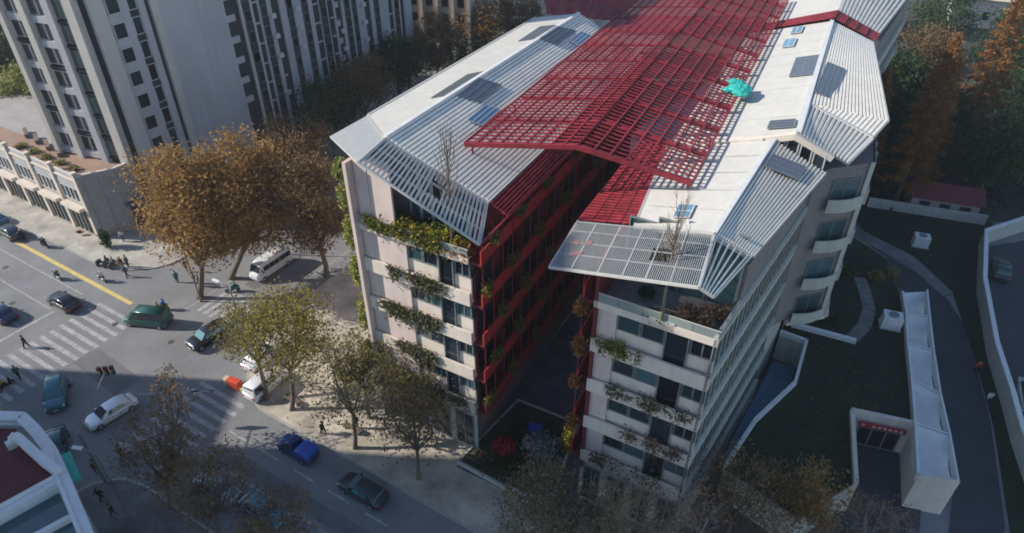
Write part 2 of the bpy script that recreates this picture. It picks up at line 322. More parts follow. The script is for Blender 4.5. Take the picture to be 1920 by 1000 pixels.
def tree(label, loc, h, r, th, leaf, n, ls=.22, blobs=26, group=None, bark='bark', name='street_tree', lean=(0, 0), twigs=30, tr=.22, blobr=(.16, .34)):
    n = int(n * (1.9 if ls > .22 else 1.5)); ls *= .68
    loc = Vector(loc); t = thing(name, label, 'tree', loc, 0, group)
    rnd = random.Random(hash((round(loc.x, 1), round(loc.y, 1))) & 0xffff)
    c = loc + V(lean[0], lean[1], (h + th) / 2); rz = (h - th) / 2; blobs = int(blobs * 2.2)
    mb = MB(); top = loc + V(lean[0] * .6, lean[1] * .6, th)
    mb.tube([loc - Z * .15, lerp(loc, top, .35) + V(rnd.uniform(-.2, .2), rnd.uniform(-.2, .2), 0), top], [tr * 1.25, tr, tr * .8], 8)
    limbs = []
    for i in range(7):                       # main limbs fan out from the fork
        a = i * 2.4 + rnd.uniform(-.4, .4); e = c + V(math.cos(a) * r * rnd.uniform(.25, .6), math.sin(a) * r * rnd.uniform(.25, .6), rz * rnd.uniform(-.2, .6))
        m = lerp(top, e, .5) + V(math.cos(a) * r * .1, math.sin(a) * r * .1, -.08 * rz); limbs.append((top, m, e))
        mb.tube([top - Z * .1, m, e], [tr * .6, tr * .38, tr * .2], 6)
    pts = []; cents = []
    for i in range(blobs):
        while True:
            d = V(rnd.uniform(-1, 1), rnd.uniform(-1, 1), rnd.uniform(-1, 1))
            if .3 < d.length < 1: break
        k = rnd.uniform(.85, 1.12); bc = c + V(d.x * r * .86 * k, d.y * r * .86 * k, d.z * rz * .9); br = r * rnd.uniform(*blobr)
        cents.append((bc, br))
    tot = sum(b[1] ** 1.6 for b in cents)
    for bc, br in cents:
        k = max(12, int(n * br ** 1.6 / tot)); q = np.array(bc[:]) + RNG.normal(size=(k, 3)) * br * np.array([.55, .55, .42]); pts.append(q)
        l = min(limbs, key=lambda L: (L[2] - bc).length); s0 = lerp(l[1], l[2], rnd.uniform(.2, 1))
        mid = lerp(s0, bc, .5) + V(rnd.uniform(-.1, .1) * r, rnd.uniform(-.1, .1) * r, .05 * rz)
        mb.tube([s0, mid, bc], [tr * .2, tr * .13, tr * .05], 4)
        for j in range(max(1, twigs // 20)):
            e = bc + V(rnd.gauss(0, 1), rnd.gauss(0, 1), rnd.gauss(.3, .8)).normalized() * br * rnd.uniform(.7, 1.3)
            mb.tube([lerp(mid, bc, rnd.uniform(.4, 1)), e], [tr * .07, tr * .025], 3)
    k = int(n * .16); d = RNG.normal(size=(k, 3)); d /= np.linalg.norm(d, axis=1)[:, None]; d *= (RNG.random(k) ** .45)[:, None] * 1.04
    pts.append(np.array(c[:]) + d * np.array([r, r, rz]))
    mb.build('trunk', MT[bark], t)
    leafobj('crown', np.concatenate(pts), ls, LF[leaf], t)
    return t
def conifer(label, loc, h, r, n, group=None):
    loc = Vector(loc); t = thing('dawn_redwood', label, 'tree', loc, 0, group)
    mb = MB().tube([loc - Z * .2, loc + Z * h * .5, loc + Z * h], [.32, .18, .03], 7)
    pts = []
    for i in range(90):
        f = (i / 90) ** .8; z = h * (.12 + .86 * f); rr = r * (1 - f) ** .62 * random.uniform(.75, 1.1) + .15
        a = i * 2.4 + random.uniform(-.4, .4); e = loc + V(math.cos(a) * rr, math.sin(a) * rr, z - rr * .12)
        mb.tube([loc + Z * (z + .25), e], [.05, .012], 3)
        k = int(n * rr / r / 30) + 10; tt = RNG.random(k) ** .6
        p = np.array((loc + Z * (z + .25))[:])[None] * (1 - tt)[:, None] + np.array(e[:])[None] * tt[:, None] + RNG.normal(size=(k, 3)) * np.array([.24, .24, .22])
        pts.append(p)
    mb.build('trunk', MT['bark'], t); leafobj('crown', np.concatenate(pts), .15, LF['rust'], t, .2); return t
def shrub(label, pts, size, leaf, cat='shrub', group=None, name='shrub'):
    pts = np.asarray(pts, float); b = Vector(pts.mean(0)); b.z = float(pts[:, 2].min())
    t = thing(name, label, cat, b, 0, group); leafobj('foliage', pts, size, LF[leaf], t)
    mb = MB()
    for i in range(6):
        p = Vector(pts[random.randrange(len(pts))]); mb.tube([V(lerp(b.x, p.x, .6), lerp(b.y, p.y, .6), b.z), p], [.03, .01], 3)
    mb.build('stem', MT['bark'], t); return t
def row_pts(fn, n, spread=(.2, .2, .2), clump=.5):
    """fn(t)->Vector along a planter; clumped random points round it"""
    ts = np.concatenate([RNG.normal(RNG.random(), .05, size=n // 12) for _ in range(12)]).clip(0, 1)
    p = np.array([fn(float(a))[:] for a in ts]); j = RNG.normal(size=p.shape) * np.array(spread); j[:, 1] = np.abs(j[:, 1]) * -1 if spread[1] < .15 else j[:, 1]
    return p + j[:, :1] * np.array(E1[:]) + j[:, 1:2] * np.array(E2[:]) + j[:, 2:] * np.array([0, 0, 1])
# ------------------------------------------------------------------ building helpers
def hex_uv(T, u0, u1, v0, v1, z0, z1, mb=None):
    mb = mb or MB()
    q = [(u0, v0), (u1, v0), (u1, v1), (u0, v1)]
    return mb.hexa([T(a, b, z0) for a, b in q], [T(a, b, z1) for a, b in q])
def window(parent, a, b, z0, z1, n, gl='glass', fr='frame', fw=.07, depth=.1, mull=0, name='window'):
    """upright window from a to b (xy points), outward normal n"""
    a = Vector((a[0], a[1], 0)); b = Vector((b[0], b[1], 0)); d = (b - a).normalized(); n = Vector(n).normalized(); L = (b - a).length
    def bx(mb, s0, s1, za, zb, k0, k1):
        q = [a + d * s0 + n * k0, a + d * s1 + n * k0, a + d * s1 + n * k1, a + d * s0 + n * k1]
        if d.cross(n).z < 0: q = q[::-1]
        return mb.hexa([p + Z * za for p in q], [p + Z * zb for p in q])
    mb = MB(); bx(mb, 0, fw, z0, z1, 0, depth); bx(mb, L - fw, L, z0, z1, 0, depth); bx(mb, fw, L - fw, z0, z0 + fw, 0, depth); bx(mb, fw, L - fw, z1 - fw, z1, 0, depth)
    for i in range(mull): bx(mb, L * (i + 1) / (mull + 1) - fw / 2, L * (i + 1) / (mull + 1) + fw / 2, z0 + fw, z1 - fw, .01, depth * .8)
    f = mb.build(name, MT[fr], parent)
    bx(MB(), fw, L - fw, z0 + fw, z1 - fw, .002, depth * .35).build('pane', MT[gl], f)
    return f
def slats(parent, name, mat, A0, A1, B0, B1, n, frac, h, lift=0., skip=None):
    """n long slats running from edge A (A0->A1) to edge B; skip(i)->list of (t0,t1) pieces"""
    A0, A1, B0, B1 = [Vector(p) for p in (A0, A1, B0, B1)]; sp = (B0 - A0).length / n
    up = (A1 - A0).cross(B0 - A0).normalized()
    if up.z < 0: up = -up
    for i in range(n):
        t = (i + .5) / n; p = lerp(A0, B0, t) + up * lift; q = lerp(A1, B1, t) + up * lift
        for (t0, t1) in (skip(i) if skip else [(0, 1)]):
            MB().beam(lerp(p, q, t0), lerp(p, q, t1), sp * frac, h, up=up).build(name, mat, parent)
def ruled(A0, A1, B0, B1, th=.14, nu=10, nv=6, drop=.03):
    mb = MB(); A0, A1, B0, B1 = [Vector(p) - Z * drop for p in (A0, A1, B0, B1)]
    g = [[lerp(lerp(A0, B0, i / nu), lerp(A1, B1, i / nu), j / nv) for j in range(nv + 1)] for i in range(nu + 1)]
    vs = [p for r in g for p in r]; n = len(vs); vs += [p - Z * th for p in vs]; w_ = nv + 1; fs = []
    for i in range(nu):
        for j in range(nv):
            a = i * w_ + j; q = (a, a + w_, a + w_ + 1, a + 1); fs.append(q); fs.append(tuple(k + n for k in q[::-1]))
    rim = [i * w_ for i in range(nu + 1)] + [nu * w_ + j for j in range(1, w_)] + [i * w_ + nv for i in range(nu - 1, -1, -1)] + [j for j in range(nv - 1, 0, -1)]
    fs += [(rim[(k + 1) % len(rim)], rim[k], rim[k] + n, rim[(k + 1) % len(rim)] + n) for k in range(len(rim))]
    return mb.add(vs, fs)
def patch(parent, name, quad, mat, th=.06, lift=.08, grid=(0, 0), gmat=None, piece='frame_bar'):
    q = [Vector(p) for p in quad]; n = (q[1] - q[0]).cross(q[3] - q[0]).normalized()
    if n.z < 0: n = -n
    q = [p + n * lift for p in q]; o = MB().slab(q, th).build(name, mat, parent)
    if grid != (0, 0):
        for i in range(grid[0] + 1):
            t = i / grid[0]; MB().beam(lerp(q[0], q[1], t) + n * .02, lerp(q[3], q[2], t) + n * .02, .09, .05, up=n).build(piece, gmat, o)
        for i in range(grid[1] + 1):
            t = i / grid[1]; MB().beam(lerp(q[0], q[3], t) + n * .022, lerp(q[1], q[2], t) + n * .022, .09, .05, up=n).build(piece, gmat, o)
    return o
def onplane(a, b, c, uvs):
    n = (Vector(b) - Vector(a)).cross(Vector(c) - Vector(a)); out = []
    for u, v in uvs:
        p = W(u, v); out.append(V(p.x, p.y, Vector(a).z - (n.x * (p.x - Vector(a).x) + n.y * (p.y - Vector(a).y)) / n.z))
    return out
TZ = [6.6, 10.55, 14.5, 18.45, 22.4]; BH = 1.25
def front_facade(B, T, u0, u1, us, n_win, first):
    nv = -E2
    for i, tz in enumerate(TZ):
        zb = tz - BH
        if i < 4:
            hex_uv(T, u0, u1, 0, .18, zb, tz).build('parapet', MT['cream'], B)
            hex_uv(T, u0, u1, .19, .72, zb, zb + .2).build('floor_slab', MT['cream'], B)
            hex_uv(T, u0 + .05, us, .3, .5, zb + .2, TZ[i + 1] - BH - .003).build('wall_panel', MT['pink'], B)
            hex_uv(T, us, u1 - .1, .5, .7, zb + .2, zb + 2.3).build('spandrel', MT['cream'], B)
            wz1 = TZ[i + 1] - BH - .02
            for k in range(n_win):
                a = T(lerp(us, u1 - .1, k / n_win) + .03, .56); b = T(lerp(us, u1 - .1, (k + 1) / n_win) - .03, .56)
                door = (k == n_win - 2)
                window(B, a, b, zb + (.22 if door else 2.32), wz1, nv, 'glass_dark' if (k + i) % 2 == 0 or door else 'glass', 'frame', .09, .12 if not door else .24, 1 if k == n_win - 1 else 0, 'door' if door else 'window')
        else:
            hex_uv(T, u0, u1, 0, .2, zb, zb + .55).build('parapet', MT['cream'], B)
            n = 5
            for k in range(n):
                a = lerp(u0 + .05, u1 - .05, k / n); b = lerp(u0 + .05, u1 - .05, (k + 1) / n) - .03
                hex_uv(T, a, b, .08, .11, zb + .56, tz - .05).build('rail_pane', MT['glass_pale'], B)
            hex_uv(T, u0, u1, .06, .13, tz - .048, tz).build('handrail', MT['steel'], B)
    hex_uv(T, u0, u1, .3, .5, 0, TZ[0] - BH - .01).build('ground_floor_wall', MT['cream_side'], B)
    for k in range(4):
        a = lerp(u0, u1, k / 4) + .3; b = lerp(u0, u1, (k + 1) / 4) - .3
        window(B, T(a, .29), T(b, .29), .4, 4.6, nv, 'glass_dark', 'frame', .1, .08, 1, 'shop_window')
# ================================================================== OFFICE WING beside the cross street
LWG = thing('office_building', 'office wing with pale gabled louvre roof and a climbing-plant wall by the crossing', 'building', WL(5, 18, 0))
B = LWG
front_facade(B, WL, .35, 10.4, 4.6, 4, True)
for k, (a, b, c) in enumerate(((.4, 1.6, .32), (1.63, 3.7, .36))): hex_uv(WL, a, b, c, c + .2, 21.21, 27.5).build('upper_wall_panel', MT['pink'], B)
hex_uv(WL, .55, 10.1, 1.3, 38, .1, 21.1).build('core', MT['core'], B)
hex_uv(WL, .55, 9.8, 2.75, 38, 21.12, 25.0).build('upper_core', MT['core'], B)
MB().add([WL(.02, -.4, 0), WL(.34, -.4, 0), WL(.34, 38, 0), WL(.02, 38, 0), WL(.02, -.4, 27.0), WL(.34, -.4, 27.0), WL(.34, 38, 27.6), WL(.02, 38, 27.6)],
         [(3, 2, 1, 0), (4, 5, 6, 7), (0, 1, 5, 4), (1, 2, 6, 5), (2, 3, 7, 6), (3, 0, 4, 7)]).build('side_wall', MT['pink'], B)
hex_uv(WL, 3.72, 10.3, .25, 2.55, 21.12, 21.19).build('terrace_floor', MT['soil'], B)
# glazed wall behind the terrace
for k in range(6):
    a = lerp(3.75, 10.2, k / 6); b = lerp(3.75, 10.2, (k + 1) / 6) - .06; zt = min(28.0, 28.4 - .45 * max(0, b - 2.7))
    window(B, WL(a, 2.6), WL(b, 2.6), 21.2, zt, -E2, 'glass', 'frame_white' if k < 3 else 'frame', .1, .12, 0, 'terrace_window')
# roof planes: measured corners
rF, rP, rB = W(2.7, 1.6, 28.8), W(3.4, -2.3, 28.8), W(1.9, 37, 28.8)
eF, eP, eB = W(10.6, 2.7, 25.2), W(12.4, -1.4, 24.45), W(9.3, 37.6, 25.2)
lF, lP, lB = W(-1.9, 5.3, 28.15), W(-1.9, .9, 28.15), W(-2.6, 35.4, 28.15)
RF = MB().slab([rF, lF, lB, rB], .18).build('cream_roof_slope', MT['roof_cream'], B)
for k in range(1, 9): MB().beam(lerp(lF, lB, k / 9) + Z * .03, lerp(rF, rB, k / 9) + Z * .03, .05, .03).build('seam', MT['cream_side'], RF)
RG = ruled(rF, rB, eF, eB).build('louvre_roof_slope', MT['roof_base'], B)
slats(RG, 'roof_slat', MT['roof_grey'], rF, rB, eF, eB, 25, .66, .07, .07)
MB().beam(rF + Z * .14, rB + Z * .14, .34, .12).build('ridge_cap', MT['white'], B)
MB().beam(rF - Z * .02 - E2 * .12, eF - Z * .02 - E2 * .12, .34, .3).build('front_gutter', MT['steel'], B)
MB().beam(lF - E2 * .05 + Z * .02, rF - E2 * .12 + Z * .02, .24, .22).build('front_gutter', MT['steel'], B)
MB().beam(eF + Z * .05 + E1 * .09, eB + Z * .05 + E1 * .09, .16, .2).build('eave_gutter', MT['steel'], B)
MB().beam(lF + Z * .06, lB + Z * .06, .2, .22).build('eave_gutter', MT['steel'], B)
# open pergola at the front
PG = MB().slab([rP, lP, lF - E2 * .2, rF - E2 * .25], .08).build('pergola_sheet', MT['mesh_grey'], B)
def skipL(i):
    return [(0, .34), (.72, .94)] if 15 <= i <= 17 else [(0, .94)]
PB = MB().beam(rP, eP, .14, .16).build('pergola_edge_beam', MT['steel'], B)
MB().beam(lP, rP, .14, .16).build('pergola_edge_beam', MT['steel'], B)
MB().beam(rP + Z * .02, rF + Z * .02, .16, .2).build('pergola_ridge_beam', MT['steel'], B)
MB().beam(eP, eF, .1, .12).build('pergola_eave_beam', MT['steel'], B)
for t in (.33, .66): MB().beam(lerp(rP, rF, t) - Z * .1, lerp(eP, eF, t) - Z * .1, .1, .14).build('pergola_rafter', MT['steel'], B)
slats(PB, 'pergola_slat', MT['steel'], rP, rF, eP, eF, 29, .46, .09, .02, skipL)
# red mesh overhang above the courtyard
oF, oB = eP, W(11.0, 37.6, 24.5)
OV = MB().beam(oF, oB, .12, .18).build('red_eave_beam', MT['red'], B)
slats(OV, 'red_slat', MT['red'], eF + E1 * .2, eB + E1 * .2, W(12.3, 2.7, 24.5), oB, 6, .45, .1, 0)
for k in range(26):
    t = k / 25; MB().beam(lerp(eF, eB, t) - Z * .08, lerp(W(12.35, 2.7, 24.5), oB, t) - Z * .06, .08, .1).build('red_bracket', MT['red'], OV)
# panels on the roof
patch(B, 'solar_panel', onplane(rF, eF, rB, [(2.9, 10.9), (2.6, 14.8), (4.1, 16.0), (4.4, 12.2)]), MT['solar'], .06, .16, (2, 3), MT['frame'])
patch(B, 'skylight', onplane(rF, eF, rB, [(5.0, 8.9), (4.8, 12.2), (5.8, 12.8), (6.0, 9.5)]), MT['glass_blue'], .06, .16, (1, 3), MT['frame_white'])
patch(B, 'solar_panel', onplane(rF, eF, rB, [(2.2, 26.9), (2.0, 31.2), (3.5, 32.8), (3.7, 28.2)]), MT['solar'], .06, .16, (2, 3), MT['frame'])
patch(B, 'skylight', onplane(rF, eF, rB, [(4.0, 30.1), (3.8, 33.4), (4.8, 33.9), (5.0, 30.4)]), MT['glass_blue'], .06, .16, (1, 3), MT['frame_white'])
patch(B, 'solar_panel', onplane(rF, lF, rB, [(1.25, 9.6), (1.0, 15.6), (2.1, 16.6), (2.3, 10.6)]), MT['solar'], .05, .06, (2, 4), MT['frame'])
patch(B, 'solar_panel', onplane(rF, lF, rB, [(.4, 26.0), (.1, 31.4), (1.5, 32.0), (1.7, 27.0)]), MT['solar'], .05, .06, (2, 4), MT['frame'])
# red courtyard front
def red_side(B, T, ui, sgn, v0, v1, n_post, nwin):
    for i, tz in enumerate(TZ):
        zb = tz - BH
        hex_uv(T, min(ui + sgn * .85, ui + sgn * .95), max(ui + sgn * .85, ui + sgn * .95), v0, v1, zb + .1, tz).build('red_parapet', MT['red_bright'], B)
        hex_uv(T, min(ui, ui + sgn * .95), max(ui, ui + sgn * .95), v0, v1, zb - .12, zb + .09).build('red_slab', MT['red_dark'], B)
        if i < 4:
            for k in range(nwin):
                a, b = lerp(v0, v1, (k + .1) / nwin), lerp(v0, v1, (k + .8) / nwin)
                window(B, T(ui, a), T(ui, b), zb + .3, zb + 2.7, E1 * sgn, 'glass_dark', 'red_dark', .1, .09, 1)
    for k in range(n_post):
        v = lerp(v0 + .1, v1 - .1, k / (n_post - 1)); p = T(ui + sgn * .98, v)
        MB().tube([p + Z * 4.5, p + Z * 24.2], [.035, .035], 5).build('red_rod', MT['red'], B)
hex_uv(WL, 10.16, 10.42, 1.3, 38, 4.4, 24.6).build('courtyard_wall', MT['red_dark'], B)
red_side(B, WL, 10.43, 1, .3, 37.5, 24, 9)
# ================================================================== OFFICE WING beside the garden ramp
def rw(v): return 28.7 + .11 * v
def WR(u, v, z=0.):                     # u 20.3..28.7 stretched to the splayed side wall
    f = (u - 20.3) / 8.4; return W(lerp(20.3 - .04 * max(v, 0), rw(v) if v < 19 else rw(19), f), v, z)
RWG = thing('office_building', 'office wing with dry terrace shrubs, banded window side and stepped pale roofs', 'building', WR(24, 12, 0))
B = RWG
front_facade(B, WR, 20.3, 28.6, 21.9, 4, False)
hex_uv(WR, 20.6, 28.3, 1.3, 19, .1, 21.1).build('core', MT['core'], B)
hex_uv(WR, 20.8, 28.4, 4.2, 19, 21.12, 24.9).build('upper_core', MT['core'], B)
hex_uv(WR, 20.5, 28.4, .25, 4.2, 21.12, 21.2).build('terrace_floor', MT['walk_grey'], B)
hex_uv(WR, 20.32, 20.55, 0, 19, 4.4, 24.0).build('courtyard_wall', MT['red_dark'], B)
red_side(B, WR, 20.3, -1, .4, 18.5, 12, 5)
# banded side
for i, tz in enumerate(TZ):
    zb = tz - BH
    hex_uv(WR, 28.35, 28.56, .0, 18.9, zb, tz - (.0 if i < 4 else .3)).build('side_band', MT['cream_side'], B)
    hex_uv(WR, 28.28, 28.64, .02, 18.88, tz - .3 - (.0 if i < 4 else .3), tz - .2 - (.0 if i < 4 else .3)).build('side_ledge', MT['cream_side'], B)
    z0 = (TZ[i - 1] if i else 2.7) + .005
    for k in range(19):
        a, b = k * 1.0 + .0, k * 1.0 + .93
        window(B, WR(28.36, a), WR(28.36, b), z0, zb - .005, E1, 'glass_dark' if random.random() < .75 else 'glass', 'frame', .05, .08)
        p = WR(28.42, a + .965); MB().beam(p + Z * z0, p + Z * (zb - .005), .06, .12, up=E2).build('fin', MT['cream_side'], B)
hex_uv(WR, 28.3, 28.7, 0, 18.9, .1, 2.69).build('plinth', MT['cream_side'], B)
# clerestory below the eave
for k in range(15):
    a, b = 3.6 + k * .98, 3.6 + k * .98 + .9
    window(B, WR(28.2, a), WR(28.2, b), 22.3, 25.9 if k > 1 else 25.6, E1, 'glass_dark', 'frame', .06, .1)
# roof planes
rF, rP, rB = W(26.6, 2.7, 27.5), W(27.3, -3.0, 27.5), W(27.0, 17.7, 27.5)
lP, lF, lB = W(17.6, -1.5, 24.5), W(16.9, 4.5, 24.5), W(16.3, 19, 24.5)
sF, sB = W(21.2, 4.0, 25.75), W(19.0, 17.7, 25.2)
eF, eB, eP = W(28.95, 3.3, 26.3), W(31.1, 16.6, 26.3), W(28.2, -2.8, 27.0)
RF = MB().slab([rF, sF, sB, rB], .18).build('cream_roof_slope', MT['roof_cream'], B)
for k in range(1, 5): MB().beam(lerp(sF, sB, k / 5) + Z * .03, lerp(rF, rB, k / 5) + Z * .03, .05, .03).build('seam', MT['cream_side'], RF)
RG = ruled(rF, rB, eF, eB).build('louvre_roof_slope', MT['roof_base'], B)
slats(RG, 'roof_slat', MT['roof_grey'], rF, rB, eF, eB, 15, .66, .07, .07)
MB().beam(rF + Z * .13, rB + Z * .13, .3, .11).build('ridge_cap', MT['white'], B)
MB().beam(rF - E2 * .12, eF - E2 * .12 , .3, .28).build('front_gutter', MT['steel'], B)
MB().beam(sF - E2 * .1 + Z * .07, rF - E2 * .12 + Z * .07, .3, .3).build('front_gutter', MT['steel'], B)
MB().beam(eF + Z * .04 + E1 * .08, eB + Z * .04 + E1 * .08, .14, .25).build('eave_gutter', MT['steel'], B)
MB().beam(sF + Z * .04, sB + Z * .04, .16, .25).build('eave_gutter', MT['steel'], B)
# red mesh over the courtyard edge
OV = MB().beam(lF, lB, .12, .16).build('red_eave_beam', MT['red'], B)
slats(OV, 'red_slat', MT['red'], lF, sF, lB, sB, 34, .5, .07, 0)
for t in (.25, .5, .75): MB().beam(lerp(lF, sF, t) + Z * .04, lerp(lB, sB, t) + Z * .04, .07, .1).build('red_purlin', MT['red'], OV)
# open pergola: panels of fine mesh bars
hole = (.66, .8, .36, .62)
PB = MB().beam(lP, rP, .14, .16).build('pergola_edge_beam', MT['steel'], B)
MB().beam(lP, lF, .1, .14).build('pergola_eave_beam', MT['steel'], B); MB().beam(rP + Z * .02, rF + Z * .02, .16, .2).build('pergola_ridge_beam', MT['steel'], B)
for t in (.17, .36, .53, .68, .83): MB().beam(lerp(lP, rP, t) + Z * .03, lerp(lF, rF, t) + Z * .03 - E2 * .3, .07, .14).build('pergola_rafter', MT['steel'], B)
for t in (.28, .52, .76, .97): MB().beam(lerp(lP, lF, t) + Z * .015, lerp(rP, rF, t) + Z * .015, .03, .08).build('pergola_purlin', MT['mesh_grey'], B)
for k in range(78):
    t = (k + .5) / 78; p, q = lerp(lP, rP, t), lerp(lF, rF, t) - E2 * .25
    for (a, b) in ([(0, .36), (.62, 1)] if .655 < t < .78 else [(0, 1)]):
        MB().beam(lerp(p, q, a), lerp(p, q, b), .05, .05).build('mesh_bar', MT['mesh_grey'], PB)
for (tu, tv) in ((.07, .5), (.13, .3), (.1, .28), (.16, .52)):
    p = lerp(lerp(lP, rP, tu), lerp(lF, rF, tu), tv); MB().beam(p + Z * .06, p + E1 * .5 + Z * .2, .5, .04).build('red_tile', MT['red_tile'], PB)
slats(PB, 'pergola_slat', MT['roof_grey'], rP, rF - E2 * .2, eP, eF - E2 * .2, 6, .5, .12, .02)
MB().beam(rP, eP, .12, .14).build('pergola_edge_beam', MT['steel'], B); MB().beam(eP, eF, .1, .12).build('pergola_eave_beam', MT['steel'], B)
patch(B, 'skylight', onplane(rF, sF, rB, [(23.5, 4.7), (23.3, 6.6), (24.4, 6.5), (24.55, 4.6)]), MT['glass_blue'], .06, .12, (2, 1), MT['frame_white'])
patch(B, 'solar_panel', [W(27.3, 12.8, 27.42), W(27.4, 15.0, 27.4), W(29.8, 15.6, 26.68), W(29.6, 13.4, 26.68)], MT['solar'], .06, .22, (3, 1), MT['frame'])
for k in range(4):
    a, b = lerp(20.9, 28.2, k / 4), lerp(20.9, 28.2, (k + 1) / 4) - .08
    window(B, WR(a, 4.15), WR(b, 4.15), 21.2, min(27.0, 25.6 + .25 * (b - 20)), -E2, 'glass', 'frame', .1, .12, 0, 'terrace_window')
# ---- higher middle block of the same wing
r2F, r2B = W(28.5, 18.4, 28.2), W(26.4, 49.7, 28.2)
s2F, s2B = W(19.0, 17.9, 25.3), W(18.0, 49.7, 25.6)
e2F, e2C, e2M, e2B = W(32.4, 19.6, 26.0), W(33.6, 23.2, 26.9), W(34.3, 26.2, 27.3), W(31.0, 49.7, 26.6)
cr = W(28.1, 24.5, 28.2)
RF = MB().slab([r2F, s2F, s2B, r2B], .18).build('cream_roof_slope', MT['roof_cream'], B)
for k in range(1, 9): MB().beam(lerp(s2F, s2B, k / 9) + Z * .03, lerp(r2F, r2B, k / 9) + Z * .03, .05, .03).build('seam', MT['cream_side'], RF)
RG = MB()
def twoface(mb, q, th=.16):
    q = [Vector(p) for p in q]; n = len(q); lo = [p - Z * th for p in q]
    fs = [(0, i, i + 1) for i in range(1, n - 1)] + [(n, n + i + 1, n + i) for i in range(1, n - 1)] + [(i, n + i, n + (i + 1) % n, (i + 1) % n) for i in range(n)]
    return mb.add(q + lo, fs)
RGo = ruled(r2F, cr, e2F, e2C).build('louvre_roof_slope', MT['roof_base'], B)
slats(RGo, 'roof_slat', MT['roof_grey'], r2F, cr, e2F, e2C, 15, .66, .07, .07)
RGo = ruled(cr, r2B, e2M, e2B).build('louvre_roof_slope', MT['roof_base'], B)
slats(RGo, 'roof_slat', MT['roof_grey'], cr, r2B, e2M, e2B, 22, .66, .07, .07)
RGo = twoface(MB(), [cr - Z * .02, e2C - Z * .02, e2M - Z * .02]).build('louvre_roof_slope', MT['roof_grey'], B)
slats(RGo, 'roof_slat', MT['roof_grey'], lerp(cr, e2C, .15), lerp(cr, e2M, .15), e2C, e2M, 14, .6, .06, .06)
MB().beam(cr + Z * .12, e2C + Z * .12, .25, .1).build('valley_flashing', MT['steel'], B)
MB().beam(r2F + Z * .14, r2B + Z * .14, .4, .14).build('ridge_cap', MT['white'], B)
MB().beam(e2M + Z * .05, e2B + Z * .05, .16, .25).build('eave_gutter', MT['steel'], B)
MB().beam(e2F + Z * .05, e2C + Z * .05, .16, .25).build('eave_gutter', MT['steel'], B)
MB().beam(W(18.9, 17.8, 25.36), W(26.2, 18.0, 27.45), .9, .3).build('joint_flashing', MT['cream'], B)
# dormer gable between the two roofs
gL, gP, gR = W(25.6, 18.0, 27.25), W(28.4, 18.0, 28.25), W(31.4, 18.3, 26.95)
MB().beam(gL, gP, .5, .45).build('gable_fascia', MT['cream'], B); MB().beam(gP, gR, .5, .45).build('gable_fascia', MT['cream'], B)
for k in range(4):
    a, b = lerp(26.9, 31.0, k / 4), lerp(26.9, 31.0, (k + 1) / 4) - .1
    zt = 27.8 - .36 * abs((a + b) / 2 - 28.4)
    window(B, W(a, 18.1), W(b, 18.1), 25.6, zt, -E2, 'glass_dark', 'frame_white', .1, .12, 0, 'gable_window')
# walls of the middle block: it hangs over the garden
c1, c2, c3 = W(31.4, 20.4), W(34.3, 23.2), W(31.6, 50)
def vband(a, b, z0, z1, th, name, mat, n):
    a = Vector((a.x, a.y, 0)); b = Vector((b.x, b.y, 0)); n = Vector(n)
    q = [a, b, b + n * th, a + n * th]
    ar = (q[1] - q[0]).cross(q[3] - q[0]).z
    if ar < 0: q = q[::-1]
    return MB().hexa([p + Z * z0 for p in q], [p + Z * z1 for p in q]).build(name, mat, B)
n12 = Vector((c2.y - c1.y, -(c2.x - c1.x), 0)).normalized(); n23 = Vector((c3.y - c2.y, -(c3.x - c2.x), 0)).normalized()
MB().prism([(p.x, p.y) for p in (W(20, 19.05), W(30.6, 19.05), c1 - n12 * .05, c2 - n12 * .05 - n23 * .05, c3 - n23 * .05, W(20, 50))], 9.4, 24.9).build('block_core', MT['core'], B)
MB().prism([(p.x, p.y) for p in (W(20, 19.05), W(30.3, 19.05), W(31.0, 26), W(30.4, 50), W(20, 50))], .1, 9.39).build('block_base', MT['cream_side'], B)
LV = [10.55, 14.5, 18.45, 22.4]
for i, tz in enumerate(LV):
    vband(c2, c3, tz - 1.3, tz + .1, .3, 'side_band', MT['cream_side'], n23)
    for k in range(14):
        a, b = lerp(c2, c3, (k + .06) / 14), lerp(c2, c3, (k + .94) / 14)
        window(B, a, b, tz + .11, tz + 2.6, n23, 'glass_dark', 'frame', .07, .1)
        vband(lerp(c2, c3, (k + .96) / 14), lerp(c2, c3, (k + 1.04) / 14), tz + .11, tz + 2.6, .22, 'fin', MT['cream_side'], n23)
    # bowed balcony on the end wall
    arc = []
    for k in range(9):
        t = k / 8; p = lerp(c1, c2, .06 + .82 * t) + n12 * (.45 + .32 * math.sin(math.pi * t)); arc.append(p)
    MB().prism([(p.x, p.y) for p in [c1.lerp(c2, .06)] + arc + [c1.lerp(c2, .88)]], tz - 1.35, tz - 1.15).build('balcony_floor', MT['cream_side'], B)
    mb = MB()
    for p, q in zip(arc, arc[1:]): mb.beam(p + Z * (tz - .1), q + Z * (tz - .1), .1, 1.05)
    mb.build('balcony_parapet', MT['cream_side'], B)
    window(B, lerp(c1, c2, .15), lerp(c1, c2, .8), tz - 1.1, tz + 1.4, n12, 'glass', 'frame', .08, .06, 1, 'balcony_door')
    vband(lerp(c1, c2, .89), c2, tz - 1.3, tz + 2.6, .12, 'corner_pier', MT['cream_side'], n12)
vband(c1, c2, 9.0, 9.38, .4, 'base_ledge', MT['cream'], n12); vband(c2, c3, 9.0, 9.38, .5, 'base_ledge', MT['cream'], n23)
hex_uv(W, 20.0, 20.2, 19.1, 50, 4.4, 24.9).build('courtyard_wall', MT['red_dark'], B)
